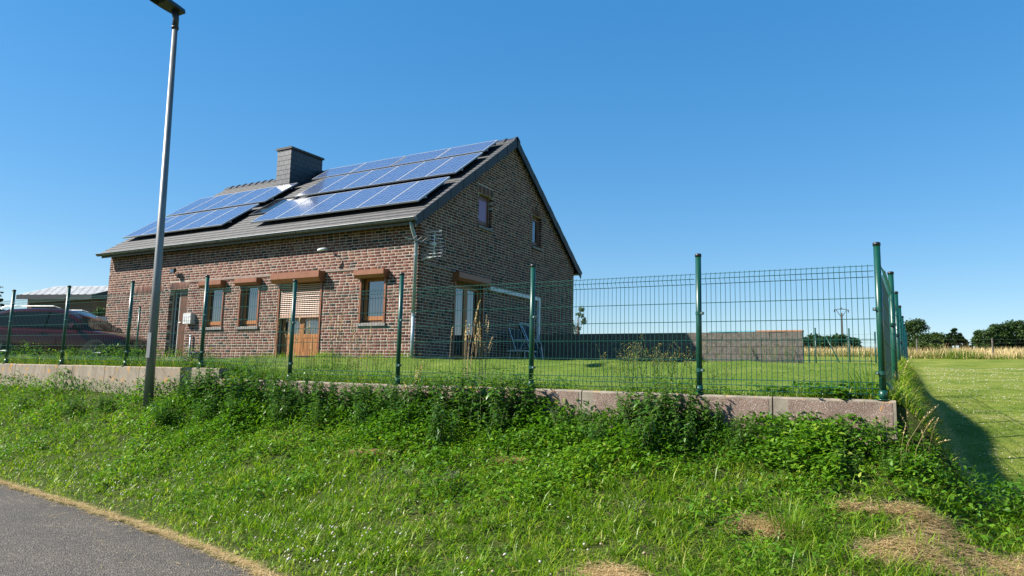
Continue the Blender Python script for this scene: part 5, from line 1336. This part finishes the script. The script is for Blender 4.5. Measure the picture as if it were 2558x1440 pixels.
# ---- trees
def tree_meshes(seed, H, Rd, kind, base=.15, leaf=.30, n=5200, sparse=False):
    r = np.random.default_rng(seed); st = MB(); st.tube([(0, 0, -.3), (0, 0, H*.3), (r.normal(0, .1)*Rd, 0, H*.75)], [H*.03+.02, H*.024+.015, .02], 7)
    C = []
    nc = 70 if not sparse else 22
    for k in range(nc):
        if kind == 'conifer':
            t = r.uniform(base, 1); rad = Rd*(1-t)**.8*r.uniform(.55, 1.0); z = H*t; cr = Rd*.26*(1.15-t)
        else:
            t = r.uniform(base*.4, .95); prof = (1-abs(2*(t-.42)/1.16)**2.6)**.5 if abs(t-.42) < .58 else .1; rad = Rd*prof*math.sqrt(r.uniform(.15, 1))*.88; z = H*t; cr = Rd*r.uniform(.24, .40)
        an = r.uniform(0, 6.28); C.append((math.cos(an)*rad, math.sin(an)*rad, z, cr))
        if k % 3 == 0: st.tube([(0, 0, z*.6), (math.cos(an)*rad*.8, math.sin(an)*rad*.8, z*.97)], [.03*H/6, .01], 4, cap=False)
    C = np.array(C); w = C[:, 3]**2; ci = r.choice(nc, n, p=w/w.sum()); d = r.normal(0, 1, (n, 3)); d /= np.linalg.norm(d, axis=1)[:, None]; d *= (r.random(n)**.4)[:, None]
    pos = C[ci, :3]+d*C[ci, 3][:, None]*np.array([1, 1, .8])
    if kind == 'conifer': pitch = r.normal(.25, .3, n)
    else: pitch = r.normal(0, .6, n)
    yaw = np.arctan2(-pos[:, 0], pos[:, 1])+r.normal(0, .7, n)
    V, F = bulk(LQ_V, LQ_F, pos, rots(yaw, pitch, r.normal(0, .5, n)), leaf*r.uniform(.6, 1.2, n))
    tint = np.clip(.42+.3*r.normal(0, .6, nc)[ci]*.6+r.normal(0, .2, n), 0, 1)
    mat = {'conifer': 'conifer', 'dark': 'tree_leaf', 'light': 'tree_light'}[kind]
    return st.mesh('trunk', 'bark'), raw_mesh('crown', V, F, mat, np.repeat(tint, 4))
def place_tree(px, Y, ytop, halfw, kind, seed, label, cat='tree', group=None, zg=None, base=.12, leaf=None, n=5200, sparse=False, name='tree'):
    hz = 938+.0229*(px-1279); X = (px-1279)/1741*Y; u, w = UW(X, Y); z = float(HT(u, w)) if zg is None else zg
    H = 1.6+(hz-ytop)*Y/1741-z; Rd = halfw*Y/1741
    o = empty(name, (X, Y, z), R.uniform(0, 6.28), label, cat, group)
    for nm, me in zip(('trunk', 'crown'), tree_meshes(seed, H, Rd, kind, base, leaf or max(.16, Y*.0036), n, sparse)): link(nm, me, o)
def trees():
    L = 'dark round tree in the group of three beyond the mown field'
    place_tree(2288, 84, 802, 36, 'dark', 1, 'tall dark round tree beyond the mown field, the biggest of its group', base=.1)
    place_tree(2318, 80, 838, 24, 'dark', 2, 'small dark tree standing against the tall round tree beyond the field')
    place_tree(2350, 86, 834, 22, 'light', 3, 'pale green loose tree beside the dark cone-shaped one beyond the field')
    place_tree(2388, 84, 823, 32, 'conifer', 4, 'dark cone-shaped tree at the open gap beyond the mown field', n=7000)
    place_tree(2300, 66, 862, 26, 'light', 12, 'light green bush in front of the tall round tree', 'bush', n=3000, name='bush')
    place_tree(2335, 68, 866, 20, 'light', 13, 'light green bush in front of the small dark tree', 'bush', n=3000, name='bush')
    g = 'dark trees of the hedge beyond the gap'; lb = 'dark tree of the hedge on the other side of the open gap'
    for i, (x, yt, hw) in enumerate(((2468, 824, 27), (2505, 810, 30), (2545, 806, 32), (2592, 808, 34))): place_tree(x, 88+i*2, yt, hw, 'dark', 20+i, lb, 'tree', g, base=.06, n=6500)
    g = 'far bushes behind the low wire fence'
    for i, (x, yt, hw) in enumerate(((2008, 846, 16), (2040, 838, 22), (2078, 843, 18), (2102, 838, 17), (2134, 846, 16))): place_tree(x, 96, yt, hw, 'dark', 40+i, 'dark bush in the far hedge seen through the low wire fence', 'bush', g, base=.05, n=3500, name='bush')
    place_tree(-6, 31, 716, 34, 'conifer', 60, 'dark clipped conifer to the side of the garage', base=.02, leaf=.12, n=9000)
    place_tree(252, 24.2, 766, 17, 'light', 61, 'yellow-green shrub between the garage and the house corner', 'shrub', zg=1.65, base=.1, leaf=.09, n=5000, name='shrub')
    place_tree(1446, 27.5, 752, 20, 'light', 62, 'thin young tree rising behind the house corner and block wall', zg=1.95, base=.1, leaf=.09, n=1500, sparse=True)
trees()
